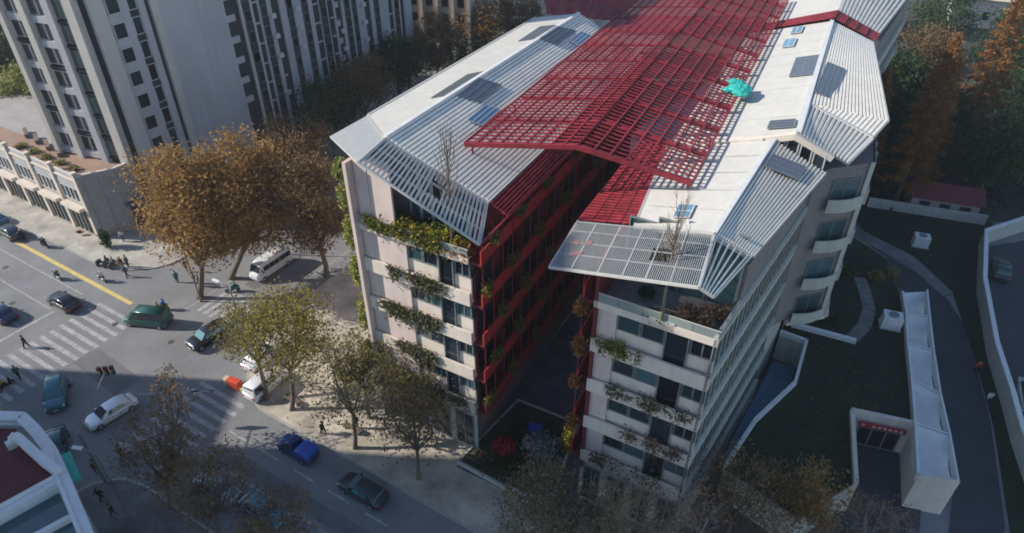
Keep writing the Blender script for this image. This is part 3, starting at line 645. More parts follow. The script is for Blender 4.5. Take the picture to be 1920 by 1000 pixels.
for i, tz in enumerate(TZ):
    hex_uv(W, 18.8, 18.9, 19.1, 49, tz - 1.1, tz - .15).build('red_parapet', MT['red'], B)
patch(B, 'solar_panel', onplane(r2F, s2F, r2B, [(25.5, 31.6), (25.1, 37.2), (27.1, 37.3), (27.5, 31.6)]), MT['solar'], .06, .12, (3, 2), MT['frame'])
patch(B, 'skylight', onplane(r2F, s2F, r2B, [(23.0, 41.5), (22.8, 44.4), (23.9, 44.3), (24.1, 41.4)]), MT['glass_blue'], .06, .14, (1, 2), MT['frame_white'])
patch(B, 'skylight', onplane(r2F, s2F, r2B, [(22.9, 46.4), (22.8, 48.9), (23.8, 48.9), (23.95, 46.4)]), MT['glass_blue'], .06, .14, (1, 2), MT['frame_white'])
patch(B, 'solar_panel', onplane(r2F, s2F, r2B, [(26.2, 19.2), (26.1, 20.8), (27.9, 20.8), (28.1, 19.2)]), MT['solar'], .06, .14, (3, 1), MT['frame'])
patch(B, 'solar_panel', onplane(cr, e2C, r2B, [(28.2, 27.0), (28.0, 35.6), (29.6, 35.6), (29.9, 27.0)]), MT['solar'], .06, .2, (2, 4), MT['frame'])
# ---- red strip and far block
r3F, r3B = W(26.5, 53.5, 28.4), W(25.3, 78, 28.4); s3F, s3B = W(19, 53.5, 25.9), W(17.5, 78, 25.9); e3F, e3B = W(31.3, 53.5, 26.4), W(33.6, 78, 26.4)
MB().slab([r3F, s3F, s3B, r3B], .18).build('cream_roof_slope', MT['roof_cream'], B)
RGo = ruled(r3F, r3B, e3F, e3B).build('louvre_roof_slope', MT['roof_base'], B); slats(RGo, 'roof_slat', MT['roof_grey'], r3F, r3B, e3F, e3B, 13, .66, .07, .07)
RS = MB().beam(s2B + Z * .1, s3F + Z * .1, .1, .14).build('red_strip_beam', MT['red'], B)
slats(RS, 'red_slat', MT['red'], W(18.1, 49.9, 25.8), W(26.4, 49.9, 28.5), W(18.5, 53.3, 25.8), W(26.4, 53.3, 28.5), 7, .5, .12, .05)
slats(RS, 'red_slat', MT['red'], W(26.5, 49.9, 28.5), W(31.2, 49.9, 26.8), W(26.5, 53.3, 28.5), W(31.3, 53.3, 26.6), 7, .5, .12, .05)
for t in (0, .25, .5, .75, 1): MB().beam(lerp(W(26.5, 49.9, 28.62), W(31.2, 49.9, 26.92), t), lerp(W(26.5, 53.3, 28.62), W(31.3, 53.3, 26.72), t), .1, .12).build('red_purlin', MT['red'], RS)
MB().prism([(p.x, p.y) for p in (W(20, 50.05), W(31.2, 50.05), W(33.2, 78), W(20, 78))], .1, 25.2).build('block_core', MT['core'], B)
d1, d2 = W(31.25, 50.2), W(33.25, 78); nd = Vector((d2.y - d1.y, -(d2.x - d1.x), 0)).normalized()
for tz in TZ[1:]: vband(d1, d2, tz - 1.3, tz + .1, .35, 'side_band', MT['cream_side'], nd)
# ================================================================== red canopy over the courtyard
CAN = thing('steel_canopy', 'large red slatted steel canopy bridging the gap between the two roofs', 'canopy', W(16, 20, 0))
fL, fM, fR = W(7.0, 5.4, 27.75), W(15.35, 7.2, 28.75), W(23.4, 8.8, 27.2)
bL, bM, bR = W(3.35, 62, 27.75), W(11.8, 62, 28.75), W(19.9, 62, 27.2)
def can_pt(side, t, s):
    a, b = (fL, bL) if side == 0 else (fM, bM); c, d = (fM, bM) if side == 0 else (fR, bR)
    return lerp(lerp(a, b, t), lerp(c, d, t), s)
NS = 88
for sd_ in (0, 1):
    for k in range(NS):
        t = (k + .5) / NS
        MB().beam(can_pt(sd_, t, 0), can_pt(sd_, t, 1), .14 if sd_ == 0 else .11, .09).build('canopy_slat', MT['red'], CAN)
    nb = 9 if sd_ == 0 else 7
    for k in range(nb + 1):
        s = k / nb
        MB().beam(can_pt(sd_, 0, s) + Z * .07, can_pt(sd_, 1, s) + Z * .05, .09, .16).build('canopy_purlin', MT['red'], CAN)
    MB().beam(can_pt(sd_, 0, 0) + Z * .04, can_pt(sd_, 0, 1) + Z * .04, .16, .34).build('canopy_front_beam', MT['red'], CAN)
    for k in range(1, 11):
        MB().beam(can_pt(sd_, k / 11, 0) - Z * .08, can_pt(sd_, k / 11, 1) - Z * .08, .2 if sd_ == 0 else .38, .22).build('canopy_rafter', MT['red'], CAN)
bl2, bl3 = W(-12, 40, 28.2), W(-16, 62, 28.2)   # canopy widens behind the first roof
for k in range(40):
    t = (k + .5) / 40; p = lerp(W(-3.0, 39.2, 27.6), W(-16, 62, 27.6), t); q = lerp(lerp(fL, bL, .61), bL, t)
    MB().beam(p, q - Z * .04, .2, .09).build('canopy_slat', MT['red'], CAN)
for k in range(8):
    t = k / 7; MB().beam(lerp(W(-3.0, 39.2, 27.66), lerp(fL, bL, .61), t), lerp(W(-16, 62, 27.66), bL, t), .12, .2).build('canopy_purlin', MT['red'], CAN)
for v in (4.2, 12, 20, 28, 36):
    for sd_, s, zb in ((0, .04, 26.9), (1, .96, 26.6)):
        p = can_pt(sd_, (v - 3.6) / 58.4, s); MB().tube([V(p.x, p.y, zb - .4), p - Z * .1], [.09, .09], 6).build('canopy_post', MT['red'], CAN)
# teal tarpaulin bunched on the canopy edge
mb = MB(); tp = W(22.3, 26.8, 27.5)
for k in range(9):
    a = random.uniform(0, 6.28); c = tp + V(random.uniform(-1.5, 1.5), random.uniform(-1.3, 1.3), random.uniform(.05, .3)); rr = random.uniform(.5, .95)
    rings = []
    for j in range(6):
        f = j / 5; rad = rr * math.sin(math.pi * (.08 + .84 * f)); rings.append([c + V(math.cos(a + q) * rad * random.uniform(.75, 1.2), math.sin(a + q) * rad * random.uniform(.75, 1.2), (f - .5) * rr * random.uniform(.8, 1.1)) for q in [2 * math.pi * i / 9 for i in range(9)]])
    mb.loft(rings)
TP = thing('tarpaulin', 'crumpled teal tarpaulin bunched at the edge of the red canopy', 'tarpaulin', tp - Z * .2); mb.build('cloth', MT['teal'], TP)
# ------------------------------------------------------------------ ground garden between the wings
gp = [V(-4.8, 38.9, 0), V(-.9, 36.4, 0), V(3.2, 34.6, 0), V(6.2, 43.2, 0), V(.6, 46.2, 0)]
mbp = MB().prism([(p.x, p.y) for p in gp], .1, .42)
GB = thing('planting_bed', 'dark hedge-edged planting bed at the mouth of the red courtyard', 'planter', gp[0]); mbp.build('soil', MT['soil'], GB)
for a, b in zip(gp, gp[1:] + gp[:1]): MB().beam(a + Z * .52, b + Z * .52, .22, .5).build('edging', MT['cream_side'], GB)
def area_pts(poly, n, z, s): return [np.array([*(sum((Vector(p) * wgt for p, wgt in zip(poly, RNG.dirichlet([.8] * len(poly)))), Vector()))[:2], z]) + RNG.normal(size=3) * s for _ in range(n)]
shrub('low dark green hedge plants filling the courtyard planting bed', area_pts(gp, 2600, .8, .16), .16, 'green', 'shrub')
shrub('small red-leaved maple bush in the courtyard planting bed', ball((-.7, 39.8, 1.3), 1.15, 700, .2, (1.1, .8, .8)), .16, 'redleaf', 'shrub')
shrub('silver-blue leafy bush behind the red maple bush', ball((2.6, 39.6, 1.7), 1.7, 900, .3, (1.2, .9, .8)), .16, 'grey', 'shrub')
shrub('bright yellow upright bush against the pink office corner', ball((5.0, 39.6, 2.6), 1.1, 700, .2, (.7, .7, 1.9)), .15, 'gold', 'shrub')
tag(MB().add([V(1.4, 42.0, .6), V(2.6, 41.5, .6), V(2.8, 42.6, .62), V(1.7, 43.0, .6), V(1.4, 42.0, 1.0), V(2.6, 41.5, 1.25), V(2.8, 42.6, 1.1), V(1.7, 43.0, .95)], [(3, 2, 1, 0), (4, 5, 6, 7), (0, 1, 5, 4), (1, 2, 6, 5), (2, 3, 7, 6), (3, 0, 4, 7)]).build('covered_crate', MT['blue_tarp']), 'small crate under a blue cover in the courtyard bed', 'crate')
# ------------------------------------------------------------------ planting on the office wings
FLN = ['first', 'second', 'third', 'fourth']
for i, tz in enumerate(TZ[:4]):
    n = [1000, 1300, 2100, 1500][i]; a0, a1 = [(1.5, 9.5), (1.0, 8.5), (.8, 7.6), (3.2, 9.0)][i]
    def f(t, tz=tz, a0=a0, a1=a1): return WL(lerp(a0, a1, t), -.05, tz + .05)
    p = row_pts(f, n, (.25, .1, .26)); p[:, 2] -= np.abs(RNG.normal(size=len(p))) * .55
    shrub('trailing green plants on the %s planter band of the sunlit office front' % FLN[i], p, .13, 'trail', 'plant', name='trailing_plant')
for i, tz in enumerate(TZ[:4]):
    n = [500, 700, 900, 700][i]; a0, a1 = [(21.5, 27), (23.0, 28), (22.0, 28.0), (20.4, 24)][i]
    def f(t, tz=tz, a0=a0, a1=a1): return WR(lerp(a0, a1, t), -.05, tz + .05)
    p = row_pts(f, n, (.22, .18, .25)); p[:, 2] -= np.abs(RNG.normal(size=len(p))) * .4
    shrub('sparse grey-green plants on the %s planter band of the shaded office front' % FLN[i], p, .12, ['trail', 'dry', 'trail', 'shrub'][i], 'plant', name='trailing_plant')
# terrace gardens
p = row_pts(lambda t: WL(lerp(3.9, 9.8, t), .7, 21.9), 3600, (.3, .4, .38)); shrub('yellow-green shrub bed along the sunlit terrace edge', p, .15, 'gold', 'shrub')
p = np.concatenate([ball(WL(x, 1.5, 22.1)[:], .95, 520, .3, (1.1, .8, .8)) for x in (4.4, 5.5, 6.6, 7.6)]); shrub('rounded dark green bushes beside the terrace windows', p, .14, 'green', 'shrub')
p = row_pts(lambda t: WL(lerp(8.0, 10.0, t), .5, 21.7), 700, (.25, .3, .3)); shrub('rust-orange shrubs at the red end of the sunlit terrace', p, .14, 'orange', 'shrub')
p = row_pts(lambda t: WL(lerp(1.0, 7.8, t), .0, 22.1), 1700, (.2, .14, .34)); shrub('drooping olive plants along the sunlit terrace rail', p, .13, 'shrub', 'plant', name='trailing_plant')
p = np.concatenate([ball(WR(x, y, 21.8)[:], .75, 420, .2, (1.2, 1, .7)) for x, y in ((26.2, .9), (27.2, 1.2), (27.0, 2.2), (26.0, 1.8), (27.7, 2.8))]); shrub('dry brown shrub patch filling the shaded terrace corner', p, .13, 'dry', 'shrub')
p = np.concatenate([ball(WR(x, y, 21.7)[:], .6, 350, .2, (1.2, .9, .7)) for x, y in ((24.0, .5), (25.0, .45), (23.0, 2.6))]); shrub('dark green shrubs around the terrace planter box', p, .13, 'green', 'shrub')
def skytree(label, base, h, top):
    t = thing('terrace_tree', label, 'tree', base, 0); mb = MB().tube([base, base + Z * (h * .45), Vector(top)], [.11, .08, .02], 6)
    for k in range(34):
        z = h * random.uniform(.32, .9); a = random.uniform(0, 6.28); r = (1.15 - z / h) * 1.9
        p0 = lerp(base, Vector(top), z / h); p1 = p0 + V(math.cos(a) * r * .5, math.sin(a) * r * .5, h * .1); p2 = p0 + V(math.cos(a) * r * .7, math.sin(a) * r * .7, h * random.uniform(.18, .3))
        mb.tube([p0, p1, p2], [.04, .022, .006], 3)
        for j in range(3): mb.tube([lerp(p1, p2, random.random()), p2 + V(random.gauss(0, .3), random.gauss(0, .3), random.uniform(0, .6))], [.014, .005], 3)
    mb.build('trunk', MT['bark'], t)
    leafobj('crown', np.array([p[:] for p in [base + Z * h * .6 + V(random.gauss(0, .5), random.gauss(0, .5), random.gauss(0, 1)) for _ in range(70)]]), .06, LF['dry'], t)
    return t
skytree('bare terrace tree growing through the slatted pergola on the climbing-plant wing', W(8.7, .6, 21.2), 9.2, W(8.7, .7, 30.4))
skytree('bare terrace tree growing through the mesh pergola on the banded wing', W(24.9, .0, 21.9), 8.6, W(24.9, .2, 30.5))
PX = thing('planter_box', 'grey square planter box under the mesh pergola opening', 'planter', W(24.9, 0.4, 21.2))
mb = MB(); hex_uv(W, 24.1, 25.8, -.0, 1.3, 21.21, 21.85, mb); mb.build('box', MT['cream_side'], PX); hex_uv(W, 24.2, 25.7, .1, 1.2, 21.86, 21.9).build('soil', MT['soil'], PX)
# climbing plants on the end wall
for i, (z, h) in enumerate(((26.0, .9), (23.6, 1.2), (20.3, 1.6), (16.6, 1.5), (12.0, 1.9), (7.4, 1.6))):
    c = WL(-.75, .25, z); p = ball(c[:], 1.0, 1300, .2, (.75, .85, h * 1.15))
    shrub('lime climbing plant clump on the end wall, %s from the roof' % ['first', 'second', 'third', 'fourth', 'fifth', 'sixth'][i], p, .15, 'lime' if i < 5 else 'olive', 'plant', name='climbing_plant')
# courtyard balcony shrubs
proto = None; LVN = ['lowest', 'second', 'third', 'fourth', 'top']
for i, tz in enumerate(TZ):
    for k in range(5):
        v = [1.2, 5.5, 10.5, 16.5, 24][k] + (i % 3) * 1.3; c = WL(11.3, v, tz)
        if proto is None:
            proto = thing('balcony_shrub', 'bushy shrub on a red courtyard balcony', 'shrub', (0, 0, 0), 0, 'shrubs on the red courtyard balconies')
            BASE[proto.name] = Vector((0, 0, 0))
            leafobj('foliage', ball((0, 0, 0), .85, 520, .2, (.6, 1.3, .6)), .14, LF['shrub'], proto); MB().tube([V(0, 0, -.4), V(0, .1, .2)], [.04, .02], 5).build('stem', MT['bark'], proto); o = proto
        else: o = copy_tree(proto)
        o['label'] = 'bushy shrub on the %s red balcony level of the courtyard' % LVN[i]; o['group'] = 'shrubs on the %s red balcony level' % LVN[i]
        o.location = c; o.rotation_euler = (0, 0, R(-29) + (k * 2 + i) % 5 * .1)
for i, (z, h) in enumerate(((20.5, 1.2), (17.0, 1.5), (13.4, 1.1), (9.2, 1.2))):
    p = ball(WR(19.3, .3, z)[:], .75, 420, .2, (.8, .8, h)); shrub('orange-tinted climber on the shaded wing corner, %s from the roof' % ['first', 'second', 'third', 'fourth'][i], p, .13, 'orange', 'plant', name='climbing_plant')
# ================================================================== residential tower on its podium
TW_P, TW_W = V(-48, 80.1, 0), V(math.cos(R(60)), math.sin(R(60)), 0); TW_N = V(TW_W.y, -TW_W.x, 0)
TA, TB = V(-60.6, 83.7, 0), V(-49.7, 79.8, 0); TF = (TB - TA).normalized(); TFN = V(TF.y, -TF.x, 0)
TH = 62.0
T1 = thing('residential_tower', 'tall grey apartment tower rising behind the shop podium', 'building', TW_P + TW_W * 25 - TW_N * 6); B = T1
far = TW_P + TW_W * 58
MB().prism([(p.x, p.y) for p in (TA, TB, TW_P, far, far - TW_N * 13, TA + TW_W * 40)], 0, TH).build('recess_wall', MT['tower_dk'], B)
def tpanel(k0, k1, out, mat, name='wall_panel', z0=.0, z1=TH + .5):
    a, b = TW_P + TW_W * k0, TW_P + TW_W * k1
    return MB().prism([(p.x, p.y) for p in (a, a + TW_N * out, b + TW_N * out, b)], z0, z1).build(name, mat, B)
for k0, k1, out, mt in ((-.6, 1.2, .5, 'tower_lt'), (1.21, 4.2, .25, 'tower'), (5.5, 6.4, .25, 'tower'), (7.0, 8.0, .4, 'tower_lt'), (8.01, 17.6, .25, 'tower'), (20, 22.2, .3, 'tower_lt'), (23.2, 25.6, .25, 'tower'), (27.1, 33.6, .3, 'tower'),
                        (35.0, 36.8, .25, 'tower_lt'), (38.1, 38.5, .25, 'tower'), (39.9, 44, .3, 'tower'), (44.01, 51.8, .2, 'tower'), (52.9, 55, .3, 'tower_lt'), (56, 58.2, .35, 'tower')):
    tpanel(k0, k1, out, MT[mt])
FP = 2.9
for k0, k1, of in ((20.4, 21.8, .3), (23.5, 24.8, .25), (28.3, 29.6, .3), (31.3, 32.7, .3), (35.1, 36.6, .25), (40.5, 41.9, .3), (42.3, 43.5, .3), (45.5, 46.9, .2), (47.9, 49.3, .2), (53.2, 54.6, .3)):
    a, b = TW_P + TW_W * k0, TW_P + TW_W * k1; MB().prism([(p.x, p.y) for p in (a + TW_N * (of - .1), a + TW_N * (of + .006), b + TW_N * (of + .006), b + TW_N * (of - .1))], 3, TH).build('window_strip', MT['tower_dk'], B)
for fl in range(12):
    z = 9.3 + fl * FP
    def tw(k0, k1, out, z0, z1, **kw): return window(B, TW_P + TW_W * k0 + TW_N * out, TW_P + TW_W * k1 + TW_N * out, z0, z1, TW_N, **kw)
    tw(1.5, 3.2, .26, z + .5, z + 2.4, gl='glass_dark', fr='tower_lt', fw=.12, depth=.14)
    tw(4.25, 5.45, .05, z + .4, z + 2.5, gl='glass_dark', fr='tower', fw=.1, depth=.12)
    for k0, k1, of in ((20.5, 21.7, .31), (23.6, 24.7, .26), (28.4, 29.5, .31), (31.4, 32.6, .31), (35.2, 36.5, .26), (40.6, 41.8, .31), (42.4, 43.4, .31), (45.6, 46.8, .21), (48.0, 49.2, .21), (53.3, 54.5, .31)): tw(k0, k1, of, z + .7, z + 2.3, gl='glass_dark', fr='frame', fw=.06)
    for k0, k1, f in ((17.6, 20, .6), (22.2, 23.2, 1), (25.6, 27.1, .5), (33.6, 35.0, 1), (37.2, 38.1, 1), (38.5, 39.9, .6), (51.8, 52.9, 1)):
        kk = lerp(k0, k1, f)
        a, b = TW_P + TW_W * (k0 + .01), TW_P + TW_W * (kk - .01)
        zz = z + (1.4 if f == .6 else .0)
        MB().prism([(p.x, p.y) for p in (a, a + TW_N * .2, b + TW_N * .2, b)], zz, zz + (.9 if f == .6 else .22)).build('balcony', MT['tower'], B)
for fl in range(10):
    for k_ in (25.0, 29.9, 39.0, 44.6, 50.2):
        if (fl * 7 + int(k_)) % 4 == 0: continue
        a = TW_P + TW_W * k_ + TW_N * .32; z = 9.5 + fl * FP
        q = [a, a + TW_W * .85, a + TW_W * .85 + TW_N * .35, a + TW_N * .35]
        MB().prism([(p.x, p.y) for p in q], z, z + .65).build('air_conditioner', MT['frame_white'], B)
# front of the tower: three window bays between pilasters
def fpanel(s0, s1, out, mat, z0, z1, name='pilaster'):
    a, b = TA + TF * s0, TA + TF * s1
    return MB().prism([(p.x, p.y) for p in (a, b, b + TFN * out, a + TFN * out)], z0, z1).build(name, mat, B)
for s0, s1, out, mt in ((-.3, .5, .9, 'tower_lt'), (3.3, 4.3, .8, 'tower_lt'), (7.3, 8.4, .7, 'tower'), (10.9, 12.3, .9, 'tower_lt')): fpanel(s0, s1, out, MT[mt], 8.5, TH + .5)
for fl in range(12):
    z = 9.3 + fl * FP
    for bi, (s0, s1) in enumerate(((.52, 3.28), (4.32, 7.28), (8.42, 10.88))):
        if not (bi == 2 or (bi + fl) % 3 == 2): fpanel(s0, s1, .45, MT['tower'], z - .35, z + .45, 'spandrel')
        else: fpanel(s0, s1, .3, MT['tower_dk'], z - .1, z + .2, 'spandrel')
        n = 2 if bi < 2 else 3
        for k in range(n):
            window(B, TA + TF * lerp(s0, s1, k / n) + TFN * .05, TA + TF * lerp(s0, s1, (k + 1) / n) + TFN * .05, z + .46, z + 2.52, TFN, 'glass' if bi == 2 else 'glass_dark', 'frame' if bi == 2 else 'frame_white', .08, .15)
# shop podium
PC, PD = V(-54.6, 75.5, 0), V(math.cos(R(-31.7)), math.sin(R(-31.7)), 0); PN = V(PD.y, -PD.x, 0)
P1 = thing('shop_building', 'two-storey stone shop podium with white awnings and a terracotta roof terrace', 'building', PC - PD * 20 - PN * 5); B = P1
pr = [PC - PD * 45, PC, V(-50.9, 77.6, 0), V(-49.6, 79.6, 0), V(-48.6, 84, 0), V(-62, 112, 0), V(-100, 112, 0)]
MB().prism([(p.x, p.y) for p in pr], 0, 8.6).build('wall', MT['stone'], B)
MB().prism([(p.x, p.y) for p in [PC - PD * 44.5 - PN * .7, PC - PD * .4 - PN * .7, V(-51.4, 78.2, 0), V(-50.4, 79.3, 0), V(-61, 84, 0), V(-95, 104, 0)]], 8.61, 8.7).build('roof_terrace', MT['terracotta'], B)
def pf(s0, s1, o0, o1, z0, z1, name, mt):
    a, b = PC - PD * s0, PC - PD * s1
    return MB().prism([(p.x, p.y) for p in (b + PN * o0, a + PN * o0, a + PN * o1, b + PN * o1)], z0, z1).build(name, MT[mt], B)
for k in range(8):
    s = k * 5.4
    pf(s + .0, s + .55, .01, .3, 0, 9.5, 'pilaster', 'cream'); pf(s - .05, s + .6, -.25, .42, 9.51, 9.75, 'pilaster_cap', 'cream')
    pf(s + .56, s + 5.39, -.02, .18, 8.3, 8.55, 'cornice', 'cream'); pf(s + .56, s + 5.39, -.1, .1, 9.2, 9.36, 'roof_rail', 'cream'); pf(s + .56, s + 5.39, -.02, .03, 8.56, 9.19, 'parapet', 'tower')
    pf(s + .8, s + 5.1, .02, .95, 4.05, 4.5, 'awning', 'cream'); pf(s + .9, s + 5.0, .02, .08, 7.2, 7.9, 'frieze', 'tower')
    for j in range(4):
        a, b = s + 1.0 + j * .98, s + 1.0 + j * .98 + .9
        window(B, PC - PD * b + PN * .02, PC - PD * a + PN * .02, 5.1, 7.1, PN, 'glass_dark', 'frame_white', .09, .14)
        window(B, PC - PD * b + PN * .02, PC - PD * a + PN * .02, .3, 3.6, PN, 'glass_dark', 'frame' if (k + j) % 3 else 'wood', .1, .16, 0, 'shop_window')
q0, q1 = PC, V(-50.9, 77.6, 0); qd = (q1 - q0).normalized(); qn = V(qd.y, -qd.x, 0)
for k in range(3):
    p = lerp(q0, q1, .05 + k * .42); MB().beam(p + qn * .12 + Z * 0, p + qn * .12 + Z * 9.4, .5, .25, up=qn).build('pilaster', MT['stone'], B)
for a, b in zip(pr[1:4], pr[2:5]):
    MB().beam(a + Z * 9.2, b + Z * 9.2, .25, .6).build('parapet', MT['stone'], B); MB().beam(a + Z * 9.36, b + Z * 9.36, .36, .15).build('coping', MT['cream'], B)
window(B, lerp(V(-50.9, 77.6, 0), V(-49.6, 79.6, 0), .1), lerp(V(-50.9, 77.6, 0), V(-49.6, 79.6, 0), .9), .2, 3.4, (.84, -.54, 0), 'glass_dark', 'frame', .1, .1, 0, 'door')
MB().beam(V(-50.6, 77.1, 4.2), V(-48.9, 79.6, 4.2), 1.1, .35).build('entrance_canopy', MT['glass'], B)
mb = MB()
for k in range(4): mb.beam(PC - PD * (8 + k * 3.2) - PN * (2.5 + k * .3) + Z * 9.3, PC - PD * (10.6 + k * 3.2) - PN * (3.6 + k * .3) + Z * 9.3, .5, .5)
tag(mb.build('timber_planters', MT['wood']), 'row of timber planter troughs on the terracotta roof terrace', 'planter')
for k in range(5):
    p = PC - PD * (3 + k * 3.1) - PN * 1.4; shrub('low olive hedge clump behind the podium parapet', ball((p.x, p.y, 9.0), .8, 260, .2, (1.3, 1.0, .5)), .14, 'olive', 'shrub', 'hedge clumps behind the podium parapet')
# distant towers
def far_tower(label, c, ang, wd, dp, h, mat, floors, cols):
    d = V(math.cos(R(ang)), math.sin(R(ang)), 0); n = V(d.y, -d.x, 0); a = Vector(c); t = thing('residential_tower', label, 'building', a); 
    q = [a, a + d * wd, a + d * wd - n * dp, a - n * dp]; MB().prism([(p.x, p.y) for p in q], 0, h).build('wall', MT[mat], t)
    sd2 = -d; 
    for f in range(floors):
        for k in range(cols):
            s = (k + .5) / cols * wd; p = a + d * (s - .7) + n * .01; window(t, p, p + d * 1.4, 4 + f * 3, 5.7 + f * 3, n, 'glass_dark', 'frame', .08, .1)
    for k in range(cols + 1):
        p = a + d * (k / cols * wd); MB().prism([(r.x, r.y) for r in (p - d * .3, p + d * .3, p + d * .3 + n * .5, p - d * .3 + n * .5)], 0, h + .4).build('pilaster', MT[mat], t)
    return t
far_tower('sunlit tan apartment tower standing behind the grey tower', (-21, 140, 0), -14, 13, 14, 55, 'tower_tan', 9, 4)
far_tower('blue-grey apartment tower far behind the office roofs', (-7, 168, 0), -8, 34, 14, 55, 'tower', 8, 9)
# unseen tower to the west, its stepped mass shaped to shade the lower street
SH = thing('residential_tower', 'unseen apartment tower west of the crossing, shaped to shade the street', 'building', (-95, 40, 0)); B = SH
MB().prism([(-77.5, 44.6), (-118, 46), (-118, 8), (-77.5, 8)], 0, 71).build('wall', MT['tower'], SH)
MB().prism([(-77.52, 52.7), (-118, 56), (-118, 46.02), (-77.52, 44.62)], 0, 28.5).build('shade_wing', MT['tower'], SH)  # height limited so that its shade stops short of the plaza
for f in range(22):
    for k in range(4): window(SH, (-77.49, 11 + k * 8, 0), (-77.49, 15 + k * 8, 0), 3 + f * 3, 4.8 + f * 3, (1, 0, 0), 'glass_dark', 'frame_white', .1, .1)
# ================================================================== corner house with red roof
CH = thing('corner_house', 'corner house with dull red flat roof and wide white cornices', 'building', (-36, 30, 0)); B = CH
ch = [V(-50, 36.2, 0), V(-37.6, 35.6, 0), V(-35.7, 34.2, 0), V(-33.6, 32.4, 0), V(-31.4, 30.0, 0), V(-27.0, 25.0, 0), V(-24.5, 21.5, 0), V(-40, 16, 0), V(-52, 26, 0)]
inn = lambda p, f: lerp(p, V(-38, 27.5, 0), f)
MB().prism([(inn(p, .04).x, inn(p, .04).y) for p in ch], 0, 9.2).build('wall', MT['cream_side'], B)
MB().prism([(p.x, p.y) for p in (V(-49, 35.2, 0), V(-37.9, 34.8, 0), V(-34.4, 31.8, 0), V(-32.2, 29.9, 0), V(-38.5, 23.3, 0), V(-51, 26.5, 0))], 9.21, 9.5).build('roof', MT['red_roof'], B)
MB().prism([(p.x, p.y) for p in (V(-31.9, 29.4, 0), V(-27.8, 25.2, 0), V(-25.4, 21.8, 0), V(-38.5, 17.5, 0), V(-38.2, 23.1, 0))], 9.21, 9.28).build('glazed_roof', MT['glass'], B)
for a, b in ((0, 1), (1, 2), (2, 3), (3, 4), (4, 5), (5, 6)):
    MB().beam(ch[a] + Z * 10.2, ch[b] + Z * 10.2, .6, .45).build('cornice', MT['white'], B); MB().beam(lerp(ch[a], V(-38, 27.5, 0), .02) + Z * 9.69, lerp(ch[b], V(-38, 27.5, 0), .02) + Z * 9.69, .5, .6).build('parapet', MT['white'], B)
    MB().beam(lerp(ch[a], V(-38, 27.5, 0), .06) + Z * 10.32, lerp(ch[b], V(-38, 27.5, 0), .06) + Z * 10.32, .25, .11).build('coping', MT['white'], B)
MB().beam(V(-31.6, 29.9, 10.16), V(-38.4, 23.0, 10.16), .75, .9).build('cornice', MT['white'], B); MB().beam(V(-31.9, 30.0, 10.3), V(-38.6, 23.2, 10.3), .25, .13).build('coping', MT['white'], B)
MB().beam(V(-29.6, 27.2, 9.7), V(-33.6, 23.6, 9.7), .4, .4).build('glazing_beam', MT['white'], B)
# scroll pediment at the corner
mb = MB(); scr = [V(-31.7, 30.2, 10.5), V(-33.2, 31.0, 10.75), V(-34.6, 31.9, 11.0), V(-35.9, 32.8, 11.0), V(-36.6, 33.2, 10.8), V(-36.9, 32.9, 10.5), V(-36.6, 32.6, 10.4)]
for a, b in zip(scr, scr[1:]): mb.beam(a, b, .55, .7)
mb.build('scroll_pediment', MT['white'], B)
MB().prism([(p.x, p.y) for p in (V(-33.6, 32.5, 0), V(-31.9, 30.3, 0), V(-34.2, 31.8, 0))], 9.8, 10.45).build('corner_plinth', MT['white'], B)
MB().beam(V(-33.9, 33.3, 8.4), V(-31.9, 31.0, 8.4), .9, .3).build('corner_awning', MT['teal'], B)
for a, b in ((1, 2), (2, 3), (3, 4), (4, 5)):
    d = (ch[b] - ch[a]).normalized(); n = V(-d.y, d.x, 0); L = (ch[b] - ch[a]).length; k = max(1, int(L / 2))
    if n.dot(ch[a] - V(-38, 27.5, 0)) < 0: n = -n
    for j in range(k):
        for z in (1, 5): window(B, lerp(inn(ch[a], .038), inn(ch[b], .038), (j + .2) / k), lerp(inn(ch[a], .038), inn(ch[b], .038), (j + .8) / k), z, z + 2.6, n, 'glass_dark', 'frame_white', .1, .1)
# ================================================================== garden deck, ramp and annex east of the office
deck = [W(30.6, 6.0), W(31.7, 12.5), W(33.9, 18.9), W(33.8, 25.4), W(31.2, 25.6), W(31.4, 52), V(44.5, 66, 0), V(42.7, 58.6, 0), V(39.0, 49.5, 0), V(35.3, 40.2, 0), V(30.5, 41.6, 0), V(27.4, 34.0, 0), V(22, 31, 0)]
GD = thing('garden_deck', 'dark lawn deck over the garage beside the banded office wing', 'garden', (34, 46, 0))
mb = MB().prism([(p.x, p.y) for p in deck], 0, 3.5); mb.build('wall', MT['cream_side'], GD)
MB().prism([(inn2.x, inn2.y) for inn2 in [lerp(p, V(34, 47, 0), .012) for p in deck]], 3.501, 3.58).build('lawn', MT['lawn'], GD)
LW = thing('low_wall', 'pale low wall bending round the light well beside the banded facade', 'wall', W(31.7, 12.5, 3.5))
for a, b in zip(deck[0:4], deck[1:5]): MB().beam(a + Z * 4.1, b + Z * 4.1, .28, .6).build('wall_length', MT['white'], LW)
PT = tag(MB().prism([(p.x, p.y) for p in (W(29.9, 9), W(31.4, 12.4), W(33.6, 19.0), W(33.6, 25.2), W(31.4, 25.2), W(30.9, 19.2))], .14, .3).build('light_well_floor', MT['pool']), 'blue floor of the light well below the banded facade', 'floor')
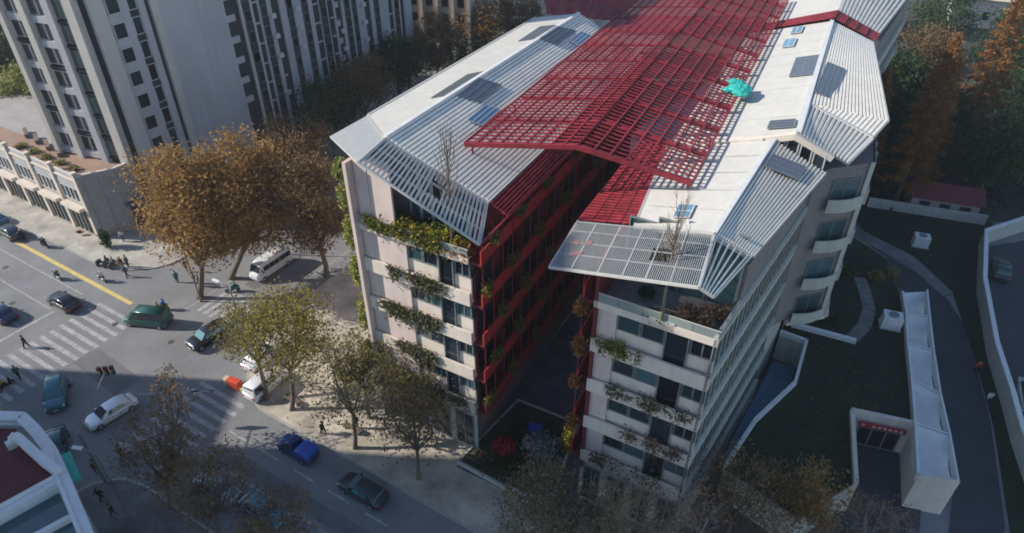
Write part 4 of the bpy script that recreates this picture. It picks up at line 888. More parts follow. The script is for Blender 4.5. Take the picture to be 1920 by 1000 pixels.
for k, (x, y, r_) in enumerate(((41.3, 61.8, 1.0), (38.2, 63.0, 1.2), (43.3, 62.5, .9), (33.4, 54.4, .8))):
    shrub(['low dark bush at the far end of the lawn deck', 'broad dark bush under the far corner of the overhang', 'small bush by the end of the white shell roof', 'dark bush beside the low white lawn wall'][k], ball((x, y, 4.0), r_, 500, .2, (1.2, 1, .7)), .14, 'green' if k % 2 else 'olive', 'shrub')
pl = [np.array([*(lerp(V(24 + RNG.random() * 9, 33 + RNG.random() * 8, 0), V(30 + RNG.random() * 9, 44 + RNG.random() * 12, 0), RNG.random()))[:2], 3.6]) for _ in range(900)]
pl = [p for p in pl if not (29.0 < p[0] < 36 and p[1] < 42.2)]
o = leafobj('fallen_leaves', pl, .09, LF['brown'], None, .0); o['kind'] = 'stuff'; o['label'] = 'fallen brown leaves scattered over the lawn deck'
# stone path on the lawn
gpth = [V(34.5, 51.6, 3.6), V(36.6, 53.6, 3.6), V(38.2, 56.2, 3.6), V(39.0, 59, 3.6), V(39.6, 62, 3.6)]
GPt = thing('garden_path', 'narrow grey stepping path curving over the dark lawn', 'path', gpth[0])
for a, b in zip(gpth, gpth[1:]):
    for k in range(3): MB().beam(lerp(a, b, k / 3) + Z * .03, lerp(a, b, (k + .93) / 3) + Z * .03, 1.3, .06).build('slab', MT['walk_grey'], GPt)
tag(MB().beam(W(32, 27.5, 4.0), V(34.6, 51.0, 4.0), .5, .42).build('low_wall', MT['white']), 'low white wall across the lawn below the overhanging block', 'wall')
# ramp opening and white shell roof
AX = thing('garage_annex', 'garage ramp annex with white shell roof bays and a red sign', 'building', (36, 42, 0)); B = AX
tl = [V(30.5, 41.6, 0), V(35.2, 40.1, 0)]
for a, b, wd in ((V(27.6, 34.0, 0), V(30.4, 41.7, 0), .35), (V(30.4, 41.75, 0), V(35.3, 40.2, 0), .35)):
    MB().beam(a + Z * 4.1, b + Z * 4.1, wd, 4.2).build('ramp_wall', MT['cream'], B)
MB().prism([(p.x, p.y) for p in (V(26.5, 31.5, 0), V(32, 31.0, 0), V(34.9, 40.0, 0), V(30.7, 41.4, 0))], .13, .16).build('ramp_floor', MT['asphalt_shaded'], B)
dn = V(-.30, -.95, 0)
window(B, V(31.2, 41.25, 0) + dn * .02, V(34.6, 40.2, 0) + dn * .02, .2, 2.6, dn, 'glass_dark', 'frame', .12, .1, 2, 'garage_door')
SG = MB(); SG.beam(V(30.95, 41.1, 3.3) + dn * .1, V(34.7, 39.95, 3.3) + dn * .1, .12, .5); SGo = SG.build('sign_board', MT['sign_red'], B)
mb = MB()
for k in range(8):
    if k == 1: continue
    p = lerp(V(31.1, 41.05, 3.2), V(34.5, 40.0, 3.2), (k + .3) / 8) + dn * .165; d = V(.955, -.297, 0)
    for j in range(3): mb.beam(p + d * (.02 + j * .09), p + d * (.02 + j * .09) - Z * .28, .035, .012, up=-dn)
    mb.beam(p - Z * .02, p + d * .25 - Z * .02, .012, .04); mb.beam(p - Z * (.12 + .03 * (k % 3)), p + d * .25 - Z * (.12 + .03 * (k % 3)), .012, .04)
mb.build('lettering', MT['white_text'], SGo)
inner = [V(35.3, 40.2, 0), V(37.4, 45.4, 0), V(39.4, 50.4, 0), V(41.4, 55.0, 0), V(42.7, 58.6, 0)]
outer = [V(36.6, 36.6, 0), V(39.2, 43.6, 0), V(41.5, 49.4, 0), V(43.7, 54.6, 0), V(45.6, 59.0, 0)]
inner[0] = V(32.8, 34.6, 0); inner.insert(1, V(35.2, 40.1, 0)); outer[0] = V(35.7, 33.9, 0); outer.insert(1, V(37.6, 38.9, 0))
MB().prism([(p.x, p.y) for p in inner + outer[::-1]], 0, 2.7).build('annex_wall', MT['cream'], B)
for k in range(5):
    a, b, c, d = inner[k], outer[k], outer[k + 1], inner[k + 1]; N = 6; rows = []
    for i in range(N + 1):
        t = i / N; z = 4.05 - 1.15 * math.sin(math.pi * min(1, .1 + t * .9)) + .05; rows.append([lerp(a, d, t * .97) + Z * z, lerp(b, c, t * .97) + Z * (z - .1)])
    vs = [p for r in rows for p in r]; vs += [p - Z * .15 for p in vs]; n2 = 2 * (N + 1)
    fs = [(2 * i, 2 * i + 1, 2 * i + 3, 2 * i + 2) for i in range(N)] + [(n2 + 2 * i, n2 + 2 * i + 2, n2 + 2 * i + 3, n2 + 2 * i + 1) for i in range(N)] + [(2 * i, 2 * i + 2, n2 + 2 * i + 2, n2 + 2 * i) for i in range(N)] + [(2 * i + 1, n2 + 2 * i + 1, n2 + 2 * i + 3, 2 * i + 3) for i in range(N)]
    MB().add(vs, fs).build('shell_roof_bay', MT['white'], B)
    MB().beam(a + Z * 4.3, d + Z * 4.3, .22, .9).build('shell_edge', MT['white'], B); MB().beam(b + Z * 4.2, c + Z * 4.2, .16, .9).build('shell_edge', MT['white'], B)
    MB().beam(a + Z * 4.16, b + Z * 4.12, .14, .3).build('bay_rib', MT['white'], B)
MB().beam(inner[0] + Z * 4.3, outer[0] + Z * 4.3, .2, 4.3).build('end_wall', MT['cream'], B)
# side lane, hedge strip and boundary wall
lane = [V(36.5, 28, 0), V(40.3, 32.5, 0), V(45.4, 43.5, 0), V(48.4, 51.5, 0), V(50.6, 58, 0), V(51.2, 64, 0), V(47, 76, 0), V(44.8, 75, 0), V(46.8, 66, 0), V(46.4, 59.5, 0), V(42, 47, 0), V(38, 36, 0), V(33, 28, 0)]
struct('lane', MB().prism([(p.x, p.y) for p in lane], -.02, .135), MT['asphalt_shaded'])
pat = [V(46.6, 78, 0), V(49.5, 75, 0), V(52.2, 69, 0), V(52.5, 63.5, 0), V(50.9, 63.0, 0), V(50.0, 67.5, 0), V(47.5, 72.5, 0), V(45.0, 76, 0)]
struct('paved_path', MB().prism([(p.x, p.y) for p in pat], -.02, .16), MT['walk_grey'])
bw = [V(43.0, 32, 0), V(46.0, 41.1, 0), V(47.8, 45.7, 0), V(50.2, 52.4, 0), V(55.2, 63.5, 0), V(61.2, 73.8, 0)]
vg = [V(38, 28, 0)] + [p - V(.1, 0, 0) for p in bw] + [V(66, 79, 0), V(60, 82, 0), V(48, 86, 0), V(47.4, 77, 0), V(51.3, 71, 0), V(52.4, 63.5, 0), V(48.6, 51.6, 0), V(45.6, 43.3, 0), V(40.5, 32, 0)]
struct('verge', MB().prism([(p.x, p.y) for p in vg], -.02, .17), MT['lawn'])
BW = thing('boundary_wall', 'pale boundary wall with coping running beside the side lane', 'wall', bw[2])
for a, b in zip(bw, bw[1:] ):
    n = max(1, int((b - a).length / 3))
    for k in range(n):
        MB().beam(lerp(a, b, k / n) + Z * 2.3, lerp(a, b, (k + .99) / n) + Z * 2.3, .25, 2.35).build('wall_length', MT['cream_side'], BW); MB().beam(lerp(a, b, k / n) + Z * 2.5, lerp(a, b, (k + 1) / n) + Z * 2.5, .45, .19).build('coping', MT['white'], BW)
BW2 = thing('boundary_wall', 'pale boundary wall turning towards the trees behind the red shed', 'wall', bw[-1])
MB().beam(bw[-1] + Z * 2.3, V(72, 78.6, 2.3), .25, 2.35).build('wall_length', MT['cream_side'], BW2); MB().beam(bw[-1] + Z * 2.5, V(72, 78.6, 2.5), .45, .19).build('coping', MT['white'], BW2)
tag(MB().beam(V(50.5, 83.5, 1.6), V(64.5, 78.6, 1.6), .3, 1.7).build('garden_wall', MT['cream_side']), 'low grey garden wall in front of the red shed', 'wall')
struct('side_road', MB().prism([(p.x, p.y) for p in (V(43.4, 31, 0), V(46.4, 41, 0), V(50.6, 52.2, 0), V(55.6, 63.3, 0), V(61.6, 73.4, 0), V(90, 80, 0), V(90, 31, 0))], -.02, .06), MT['asphalt_shaded'])
for k, (x, y) in enumerate(((39.2, 53.6), (53.2, 73.6))):
    t = thing('service_box', ['pale cooling unit standing on the dark lawn deck', 'white service cabinet on the grass behind the paved path'][k], 'cabinet', (x, y, 3.58 if k == 0 else .17), R(-20))
    MB().box(-.9, -.7, .12, .9, .7, 1.5).build('casing', MT['white'], t); MB().box(-1.0, -.8, 0, 1.0, .8, .11).build('plinth', MT['cream_side'], t); MB().tube([V(0, 0, 1.5), V(0, 0, 1.58)], [.5, .5], 14).build('fan_cowl', MT['frame'], t)
shed = thing('shed', 'low shed with shade-darkened red roof under the rust-coloured trees', 'building', (60.5, 83, 0), R(-20)); B = shed
MB().box(-4.2, -2.2, 0, 4.2, 2.2, 2.6).build('wall', MT['stone'], B)
for s in (-1, 1): MB().slab([V(-4.6, 0, 4.0), V(4.6, 0, 4.0), V(4.6, s * 2.7, 2.6), V(-4.6, s * 2.7, 2.6)], .12).build('roof', MT['red_roof'], B)
for x in (-2.5, 0, 2.5): window(B, (x - .7, -2.21, 0), (x + .7, -2.21, 0), .8, 2.1, (0, -1, 0), 'glass_dark', 'frame')
struct('woodland_floor', MB().prism([(p.x, p.y) for p in (V(47, 80, 0), V(66, 79.5, 0), V(90, 81, 0), V(190, 90, 0), V(190, 260, 0), V(50, 260, 0), V(48, 120, 0))], -.02, .14), MT['earth'])
struct('park_ground', MB().prism([(p.x, p.y) for p in (V(-70, 112.5, 0), V(-60, 150, 0), V(-160, 260, 0), V(-220, 140, 0), V(-101, 112.5, 0))], -.02, .16), MT['earth'])
struct('garden_ground', MB().prism([(p.x, p.y) for p in (S(-53.2, 60), S(-53.6, 180), S(-30, 180), W(-4, 60), W(-2.4, 8), S(-46, 45))], -.02, .15), MT['earth'])
# ================================================================== trees
G1 = 'plane trees at the crossing'
tree('large rust-brown plane tree nearest the shop corner', (-36.9, 62.8, 0), 19.5, 5.9, 4.2, 'plane', 12500, .25, 34, None, lean=(2.2, .6), tr=.34)
tree('large brown plane tree beside the white minibus', (-34.5, 66.6, 0), 19.5, 6.0, 4.5, 'plane', 12500, .25, 30, None, lean=(4.6, .2), tr=.34)
tree('brown tree between the minibus and the climbing-plant wall', (-22.8, 67, 0), 17.0, 4.4, 5, 'brown', 7000, .23, 24, lean=(.3, -1), tr=.3)
tree('dark brown tree behind the minibus street', (-27, 78, 0), 16, 5.6, 5, 'brown', 7000, .25, 22, tr=.3)
tree('gold and green tree at the plaza corner', (-21.4, 45.2, 0), 13.4, 4.8, 4.6, 'mixed', 3900, .2, 26, lean=(1.0, 1.4), twigs=60)
tree('olive-green tree shading the parked white cars', (-24.2, 46.6, 0), 10.5, 3.6, 4, 'olive', 2700, .18, 18, lean=(-.6, 2.2), twigs=50)
tree('thin twiggy tree in the middle of the sunlit pavement', (-14.4, 40.6, 0), 12.6, 4.9, 4.0, 'olive', 2000, .17, 28, lean=(.4, 1.2), twigs=150, tr=.2)
tree('sparse brown tree at the shaded kerb end', (-8.2, 37.3, 0), 11.2, 4.5, 3.4, 'brown', 1750, .17, 28, lean=(.2, .8), twigs=150, tr=.18)
tree('slim green tree standing against the sunlit office front', (-9.0, 41.7, 0), 11, 3.0, 3, 'olive', 2600, .16, 16, twigs=50, tr=.13)
tree('lime-topped small tree by the foot of the climbing-plant wall', (-13.6, 44.2, 0), 10.5, 2.4, 4, 'mixed', 2200, .17, 16, twigs=60, tr=.14)
tree('red-brown sparse tree beside the corner-house lamp post', (-28.8, 34.3, 0), 10.5, 3.4, 3, 'brown', 1736, .17, 22, lean=(.6, 1.2), twigs=200, tr=.17)
tree('dry brown tree on the shaded corner pavement', (-23.2, 31.0, 0), 10.2, 3.6, 3.4, 'brown', 1550, .17, 22, lean=(.3, 1), twigs=200, tr=.17)
tree('bushy brown tree by the blue car in shade', (-17.4, 27.6, 0), 9.5, 3.4, 3.2, 'brown', 1426, .17, 20, lean=(.3, .6), twigs=200, tr=.17)
tree('nearly bare sapling by the east zebra crossing', (-30.4, 38.6, 0), 8.6, 2.3, 3, 'brown', 330, .2, 14, lean=(.6, 3.2), twigs=90, tr=.1)
tree('pale olive tree in front of the courtyard mouth', (2.6, 30.4, 0), 9.6, 4.1, 2.6, 'pale', 4600, .17, 26, twigs=110, tr=.2, bark='bark_pale')
tree('pale olive tree under the shaded office front', (7.4, 28.2, 0), 11.6, 4.0, 3, 'pale', 2600, .16, 26, twigs=200, tr=.2, bark='bark_pale')
tree('thin grey tree at the corner of the banded facade', (11.6, 27.2, 0), 12.4, 3.4, 3, 'dry', 1500, .15, 24, twigs=240, tr=.16, bark='bark_pale')
tree('twiggy brown tree beside the foot of the banded facade', (17.2, 31.6, 0), 10.4, 3.5, 3, 'brown', 2100, .16, 22, twigs=170, tr=.15)
tree('golden-brown tree in front of the lawn deck', (22.8, 31.6, 0), 8.8, 3.1, 3, 'plane', 2400, .17, 20, twigs=120, tr=.16)
tree('grey-brown twiggy tree before the ramp wall', (19.4, 27.2, 0), 8.4, 3.0, 2.6, 'dry', 1500, .15, 20, twigs=180, tr=.15, bark='bark_pale')
tree('pale bare tree at the mouth of the garage ramp', (26.6, 28.8, 0), 8.6, 2.8, 3, 'dry', 900, .14, 18, twigs=200, tr=.14, bark='bark_pale')
for k, (x, y, h, r, lf, lb) in enumerate(((-28.5, 99, 13, 5.5, 'green', 'dark evergreen tree at the foot of the grey tower'), (-25, 110, 13, 5.5, 'brown', 'shaded brown tree halfway along the grey tower'), (-20.5, 120, 13, 5.5, 'green', 'dark green tree near the far end of the grey tower'), (-16.0, 89, 12, 5, 'green', 'dark tree pressed behind the cream roof edge'),
        (-14.5, 130, 14, 5.5, 'brown', 'brown tree in front of the tan tower'), (-7, 140, 14, 6, 'plane', 'orange-brown tree beyond the tan tower'), (1, 148, 14, 6, 'brown', 'brown tree by the far canopy edge'), (-11, 104, 12, 5.5, 'brown', 'brown tree between the tower and the long roof'), (-5, 118, 13, 6, 'green', 'dark green tree behind the end of the long roof'))):
    tree(lb, (x, y, 0), h, r, 3.5, lf, 2600, .34, 20, 'trees between tower and office', tr=.25)
for k, (x, y, h, r, lf, lb) in enumerate(((-79, 108, 12, 6, 'lime', 'sunlit lime-green tree behind the podium terrace'), (-90, 122, 17, 8, 'green', 'broad dark evergreen behind the podium terrace'), (-104, 126, 18, 8, 'green', 'dark evergreen at the far end of the podium'), (-88, 140, 18, 9, 'green', 'dark evergreen in the second row behind the podium'), (-108, 150, 18, 9, 'green', 'tall dark evergreen in the back row behind the podium'), (-96, 114, 13, 6, 'olive', 'olive tree at the podium terrace rail'), (-82, 121, 16, 7, 'green', 'dark evergreen close behind the lime-green tree'), (-92, 131, 18, 8, 'green', 'dense dark evergreen among the park trees'), (-100, 139, 18, 8, 'green', 'wide dark evergreen deep in the park'), (-74, 122, 15, 6, 'green', 'dark evergreen beside the grey tower flank'))):
    tree(lb, (x, y, 0), h, r, 4, lf, 3600, .36, 24, 'trees behind the podium', tr=.3)
conifer('rust-red dawn redwood standing beside the middle roof block', (55.0, 84.5, 0), 24.5, 3.6, 9000, None)
conifer('orange dawn redwood rising highest over the evergreens', (72.5, 100.5, 0), 27, 4.0, 9000, None)
conifer('dark rust dawn redwood close behind the red shed', (59.0, 88.6, 0), 20, 3.2, 6500, None)
conifer('dull rust dawn redwood behind the office corner', (49.5, 87.5, 0), 19, 3.2, 5500, None)
for k, (x, y, h, r, lf, lb) in enumerate(((67.5, 86, 14.5, 5, 'green', 'sunlit-topped evergreen beside the boundary wall'), (76, 90, 17, 6, 'olive', 'bright olive-green tree at the edge of the wood'), (64, 96, 14, 5, 'green', 'dark evergreen between two rust-coloured redwoods'), (82, 106, 17, 6, 'green', 'evergreen close beside the tallest redwood'), (63, 108, 15, 5.5, 'green', 'evergreen behind the redwoods'), (92, 125, 17, 7, 'green', 'dark evergreen deep in the wood'),
        (76, 122, 15, 6, 'brown', 'brown leafless-looking tree behind the tall redwood'), (60, 124, 14, 6, 'dry', 'grey-brown bare tree beyond the far office block'), (73, 140, 14, 7, 'dry', 'pale bare tree far beyond the office block'), (90, 146, 15, 7, 'green', 'dark evergreen near the tan house'), (86, 92, 16, 6, 'olive', 'olive evergreen at the outer edge of the wood'), (55, 98, 12, 5, 'green', 'dark evergreen near the far office block'), (53, 110, 12, 5, 'green', 'dark shrubby tree by the far office block'), (98, 108, 16, 6.5, 'green', 'large evergreen at the far side of the wood'))):
    tree(lb, (x, y, 0), h, r, 2.5, lf, 3300, .33, 24, 'trees in the wood', tr=.26)
hz = thing('house', 'small tan-roofed house beyond the wood', 'building', (118, 172, 0), R(-25)); MB().box(-9, -6, 0, 9, 6, 7).build('wall', MT['cream'], hz)
for s in (-1, 1): MB().slab([V(-10, 0, 10.5), V(10, 0, 10.5), V(10, s * 7, 6.8), V(-10, s * 7, 6.8)], .2).build('roof', MT['tower_tan'], hz)
for x in (-6, -2, 2, 6): window(hz, (x - .8, -6.01, 0), (x + .8, -6.01, 0), 2, 4, (0, -1, 0), 'glass_dark', 'frame_white')
p = [np.array([x, y, .5]) + RNG.normal(size=3) * np.array([.5, .5, .3]) for x, y in zip(RNG.uniform(52, 92, 5200), RNG.uniform(82, 110, 5200))]
o = leafobj('undergrowth', p, .3, LF['green']); o['kind'] = 'stuff'; o['label'] = 'dark undergrowth on the floor of the wood'
p = [np.array([*(S(RNG.uniform(-52.8, -42), RNG.uniform(50, 110)))[:2], .5]) + RNG.normal(size=3) * np.array([.4, .4, .3]) for _ in range(3000)]
o = leafobj('ground_shrubs', p, .26, LF['green']); o['kind'] = 'stuff'; o['label'] = 'low dark shrubs beside the end wall of the office'
shrub('round green clipped bush on the path beside the lawn', ball((44.2, 64.0, 1.2), 1.6, 900, .3, (1.4, 1, .7)), .17, 'shrub', 'shrub')
shrub('tall dark conical shrub at the podium corner', ball((-52.6, 73.2, 1.5), 1.0, 700, .2, (.8, .8, 1.6)), .16, 'green', 'shrub')
shrub('red flower trough in front of the podium shops', ball((-57.6, 76.1, .6), .5, 260, .2, (1.3, .7, .5)), .1, 'redleaf', 'shrub')
# ================================================================== vehicles
CP = {}
def carpaint(key, c, metal=.2):
    if key not in CP: CP[key] = paint('car_paint_' + key, c, .15, metal)
    return CP[key]
def rring(x, wd, z0, z1, r, top=None, n=3):
    """rounded rectangle ring in the yz plane; top = half width at the top"""
    top = wd if top is None else top; r = min(r, (z1 - z0) * .48, wd * .48); pts = []
    for cx, cz, a0, hw in ((1, z0 + r, -90, wd), (1, z1 - r, 0, top), (-1, z1 - r, 90, top), (-1, z0 + r, 180, wd)):
        for k in range(n + 1):
            a = R(a0 + 90 * k / n); pts.append(V(x, cx * (hw - r) + math.cos(a) * r, cz + math.sin(a) * r))
    return pts
def vehicle(name, label, cat, loc, ang, key, c, L=4.6, wd=1.84, h=1.47, hood=.95, belt=.96, ws0=1.15, ws1=.35, rr1=-1.2, rr0=-1.95, glass='carglass', nside=2, metal=.2, group=None, z=0.):
    """x is forward; ws0/ws1 windscreen base and top, rr0/rr1 rear screen base and top"""
    t = thing(name, label, cat, (loc[0], loc[1], z), R(ang), group); P = carpaint(key, c, metal); hl, hw = L / 2, wd / 2
    st = [(-hl, hw * .78, .42, belt * .82), (-hl + .08, hw * .9, .30, belt * .96), (-hl + .5, hw * .98, .24, belt), (-hl + 1.2, hw, .22, belt), (0, hw, .21, belt), (ws0 - .05, hw, .22, belt), (hl - .75, hw * .98, .24, lerp(hood, belt, .3)), (hl - .25, hw * .92, .28, hood * .92), (hl - .06, hw * .82, .34, hood * .8), (hl, hw * .7, .42, hood * .68)]
    MB().loft([rring(x, w_, a, b, .16) for x, w_, a, b in st]).build('body', P, t, True)
    tw_, bw_ = hw * .74, hw * .93
    cab = [(rr0, bw_, belt - .1, belt + .02, bw_ * .96), (lerp(rr0, rr1, .5), bw_, belt - .1, lerp(belt, h, .62), lerp(bw_, tw_, .6)), (rr1, bw_, belt - .1, h - .03, tw_), (lerp(rr1, ws1, .5), bw_, belt - .1, h, tw_), (ws1, bw_, belt - .1, h - .05, tw_), (lerp(ws1, ws0, .5), bw_, belt - .1, lerp(h - .05, belt, .5), lerp(tw_, bw_, .45)), (ws0, bw_, belt - .1, belt + .02, bw_ * .96)]
    MB().loft([rring(x, a, z0, z1, .1, tp) for x, a, z0, z1, tp in cab]).build('cabin', P, t, True)
    G = MT[glass]
    def glass_quad(nm, q, th=.03):
        q = [Vector(p) for p in q]; n = (q[1] - q[0]).cross(q[3] - q[0]).normalized(); ctr = sum(q, Vector()) / 4
        if n.dot(ctr - V(ctr.x * .3, 0, belt * .6)) < 0: n = -n
        a = [p + n * .015 for p in q]; b = [p - n * th for p in q]
        MB().add(a + b, [(0, 1, 2, 3), (7, 6, 5, 4), (0, 4, 5, 1), (1, 5, 6, 2), (2, 6, 7, 3), (3, 7, 4, 0)]).build(nm, G, t)
    zt = h - .09
    glass_quad('windscreen', [V(ws0 - .03, -bw_ * .88, belt + .05), V(ws0 - .03, bw_ * .88, belt + .05), V(ws1 + .06, tw_ * .88, zt), V(ws1 + .06, -tw_ * .88, zt)])
    glass_quad('rear_window', [V(rr0 + .05, -bw_ * .84, belt + .06), V(rr0 + .05, bw_ * .84, belt + .06), V(rr1 - .05, tw_ * .84, zt), V(rr1 - .05, -tw_ * .84, zt)])
    for s in (-1, 1):
        for k in range(nside):
            xa, xb = lerp(rr1 - .1, ws1 + .25, k / nside) + .05, lerp(rr1 - .1, ws1 + .25, (k + 1) / nside) - .04; ya, yb = bw_ * 1.0, tw_ * 1.02
            xt0 = xa + (.14 if k == 0 else 0); xt1 = xb - (.28 if k == nside - 1 else 0)
            glass_quad('side_window', [V(xa, s * ya * .985, belt + .05), V(xb, s * ya * .985, belt + .05), V(xt1, s * yb * 1.01, zt - .02), V(xt0, s * yb * 1.01, zt - .02)])
        for x in (-hl + .85, hl - .85):
            wh = MB().tube([V(x, s * (hw - .2), .33), V(x, s * (hw + .015), .33)], [.33, .33], 16).build('wheel', MT['tyre'], t); MB().tube([V(x, s * (hw + .016), .33), V(x, s * (hw + .03), .33)], [.2, .18], 12).build('rim', MT['rim'], wh)
        MB().add([V(hl - .22, s * hw * .58, hood * .62), V(hl - .1, s * hw * .86, hood * .62), V(hl - .2, s * hw * .88, hood * .84), V(hl - .24, s * hw * .58, hood * .84), V(hl + .0, s * hw * .5, hood * .64), V(hl - .04, s * hw * .84, hood * .64), V(hl - .1, s * hw * .86, hood * .82), V(hl - .06, s * hw * .5, hood * .8)], [(0, 1, 2, 3), (4, 5, 6, 7), (0, 1, 5, 4), (1, 2, 6, 5), (2, 3, 7, 6), (3, 0, 4, 7)]).build('headlight', MT['lamp_w'], t)
        MB().box(-hl - .02, s * hw * .72 - .14, belt * .66, -hl + .12, s * hw * .72 + .14, belt * .84).build('tail_light', MT['lamp_r'], t)
        MB().box(ws1 + .45, s * (hw + .01) - .08, belt + .02, ws1 + .6, s * (hw + .01) + .1, belt + .16).build('mirror', P, t)
    MB().box(hl - .06, -.26, .38, hl + .015, .26, .5).build('number_plate', MT['white'], t)
    MB().box(hl - .12, -hw * .45, hood * .55, hl + .01, hw * .45, hood * .68).build('grille', MT['black'], t)
    return t
def sedan(label, loc, ang, key, c, **k): return vehicle('parked_car' if k.pop('parked', 0) else 'sedan', label, 'car', loc, ang, key, c, 4.7, 1.84, 1.46, .92, .95, 1.2, .35, -1.05, -1.85, **k)
def suv(label, loc, ang, key, c, **k): return vehicle('suv', label, 'car', loc, ang, key, c, 4.7, 1.9, 1.7, 1.05, 1.08, 1.2, .5, -1.95, -2.2, nside=3, **k)
def mpv(label, loc, ang, key, c, L=5.1, h=1.85, **k): return vehicle('van', label, 'van', loc, ang, key, c, L, 1.9, h, 1.05, 1.1, L / 2 - .75, L / 2 - 1.6, -L / 2 + .35, -L / 2 + .12, nside=3, **k)
sedan('black sedan with bright rear glass crossing towards the zebra', (-51.9, 61.4), 149, 'black', (.012, .014, .018))
sedan('dark blue car waiting at the stop line before the zebra', (-58.0, 59.4), 148, 'navy', (.012, .03, .07))
mpv('dark green van turning through the crossing', (-40.7, 58.2), 172, 'green', (.012, .085, .07), 5.2, 2.15, glass='carglass')
suv('black suv with teal windscreen leaving the side street', (-32.9, 55.4), 231, 'black', (.012, .014, .018), glass='carglass_teal')
suv('teal suv standing in the shaded crossing', (-44.9, 46.9), -63, 'teal', (.02, .13, .17), glass='carglass_teal')
sedan('white sedan dappled with leaf shade at the crossing', (-38.4, 44.6), 232, 'white', (.72, .74, .76))
vehicle('pickup_truck', 'pickup truck with bright blue covered load on the shaded road', 'truck', (-19.4, 40.2), 149, 'royal', (.012, .04, .16), 4.2, 1.7, 1.6, .95, .95, 1.3, .75, .05, -.15, nside=1)
t = thing('load_cover', 'bright blue tarpaulin over the pickup load', 'tarpaulin', (-19.4 + .85, 40.2 - .51, .93), R(149))
MB().loft([rring(x, w_, 0, hh, .2) for x, w_, hh in ((-1.05, .72, .3), (-.95, .78, .5), (-.3, .8, .6), (.5, .8, .52), (.65, .72, .3))]).build('cloth', MT['blue_tarp'], t, True)
sedan('dark car with pale blue windscreen on the shaded road', (-12.7, 35.8), 149, 'slate', (.03, .045, .06), glass='carglass_teal')
sedan('blue hatchback half hidden by brown trees', (-20.6, 33.9), -32, 'blue', (.03, .16, .24))
sedan('second silver-blue car under the brown trees', (-25.2, 36.0), -32, 'silver', (.22, .28, .32))
mpv('white delivery van parked on the plaza behind the orange barrier', (-24.6, 48.2), 60, 'white', (.72, .74, .76), 4.6, 1.9)
sedan('white car parked beside the olive tree on the plaza', (-26.2, 52.4), 62, 'white', (.72, .74, .76))
sedan('dark teal car beneath the corner-house cornice', (-41.4, 40.4), -62, 'teal_dark', (.01, .06, .07))
sedan('blue car passing the podium shops', (-71.2, 79.6), 148, 'blue', (.03, .16, .24))
sedan('dark car following along the podium kerb lane', (-67.0, 76.2), 148, 'slate', (.03, .045, .06))
suv('dark teal car driving outside the boundary wall', (60.2, 67.6), 62, 'teal_dark', (.01, .06, .07))
mpv('white van parked outside the boundary wall', (50.8, 46.6), 64, 'white', (.72, .74, .76), 4.8, 1.95)
# minibus: long body, row of windows
t = thing('minibus', 'white minibus waiting in the side street under plane trees', 'bus', (-29.8, 68.2, 0), R(239)); B = t; t.scale = (.88, .92, .92); P = carpaint('white', (.72, .74, .76))
MB().loft([rring(x, w_, a, b, .2, tp) for x, w_, a, b, tp in ((-3.1, .9, .45, 2.3, .8), (-3.0, 1.0, .32, 2.55, .88), (1.7, 1.0, .3, 2.6, .9), (2.35, 1.0, .3, 2.3, .84), (2.85, .98, .32, 1.45, .9), (3.15, .9, .36, 1.2, .82), (3.25, .78, .45, 1.0, .7))]).build('body', P, t, True)
for s in (-1, 1):
    for k in range(5): MB().box(-2.85 + k * .98, s * .975 - .03, 1.42, -2.85 + k * .98 + .9, s * .975 + .03, 2.1).build('side_window', MT['carglass'], t)
    for x in (-2.1, 2.2):
        wh = MB().tube([V(x, s * .82, .36), V(x, s * 1.02, .36)], [.36, .36], 16).build('wheel', MT['tyre'], t); MB().tube([V(x, s * 1.021, .36), V(x, s * 1.035, .36)], [.2, .18], 12).build('rim', MT['rim'], wh)
    MB().box(3.1, s * .6 - .14, .72, 3.27, s * .6 + .14, .92).build('headlight', MT['lamp_w'], t); MB().box(-3.12, s * .75 - .1, .8, -3.02, s * .75 + .1, 1.3).build('tail_light', MT['lamp_r'], t); MB().box(2.3, s * 1.08 - .09, 1.5, 2.42, s * 1.08 + .09, 1.8).build('mirror', MT['black'], t)
MB().slab([V(2.88, -.84, 1.5), V(2.88, .84, 1.5), V(2.4, .78, 2.25), V(2.4, -.78, 2.25)], .06).build('windscreen', MT['carglass'], t)
MB().box(-3.1, -.7, 1.5, -3.0, .7, 2.15).build('rear_window', MT['carglass'], t); MB().box(-1.6, -.5, 2.59, -.4, .5, 2.72).build('roof_unit', MT['white'], t)
# ================================================================== people
CM = {}
def cloth(key):
    C = dict(black=(.015, .015, .018), navy=(.02, .035, .09), grey=(.12, .12, .13), white=(.6, .6, .58), teal=(.03, .2, .2), brown=(.12, .07, .04), red=(.35, .03, .03), yellow=(.4, .32, .04), green=(.03, .12, .06), blue=(.03, .12, .4))
    if key not in CM: CM[key] = M('cloth_' + key, C[key], .9, .15, 4, local=True)
    return CM[key]
def skin(name, verts, edges, mat, parent, root=0, sub=1):
    me = bpy.data.meshes.new(name); me.from_pydata([v[:3] for v in verts], edges, []); o = bpy.data.objects.new(name, me); col.objects.link(o)
    m = o.modifiers.new('skin', 'SKIN'); m.use_smooth_shade = True
    for i, v in enumerate(verts): me.skin_vertices[0].data[i].radius = (v[3], v[3]) if len(v) < 5 else (v[3], v[4]); me.skin_vertices[0].data[i].use_root = (i == root)
    s = o.modifiers.new('sub', 'SUBSURF'); s.levels = sub; s.render_levels = sub
    me.materials.append(mat); o.parent = parent; return o
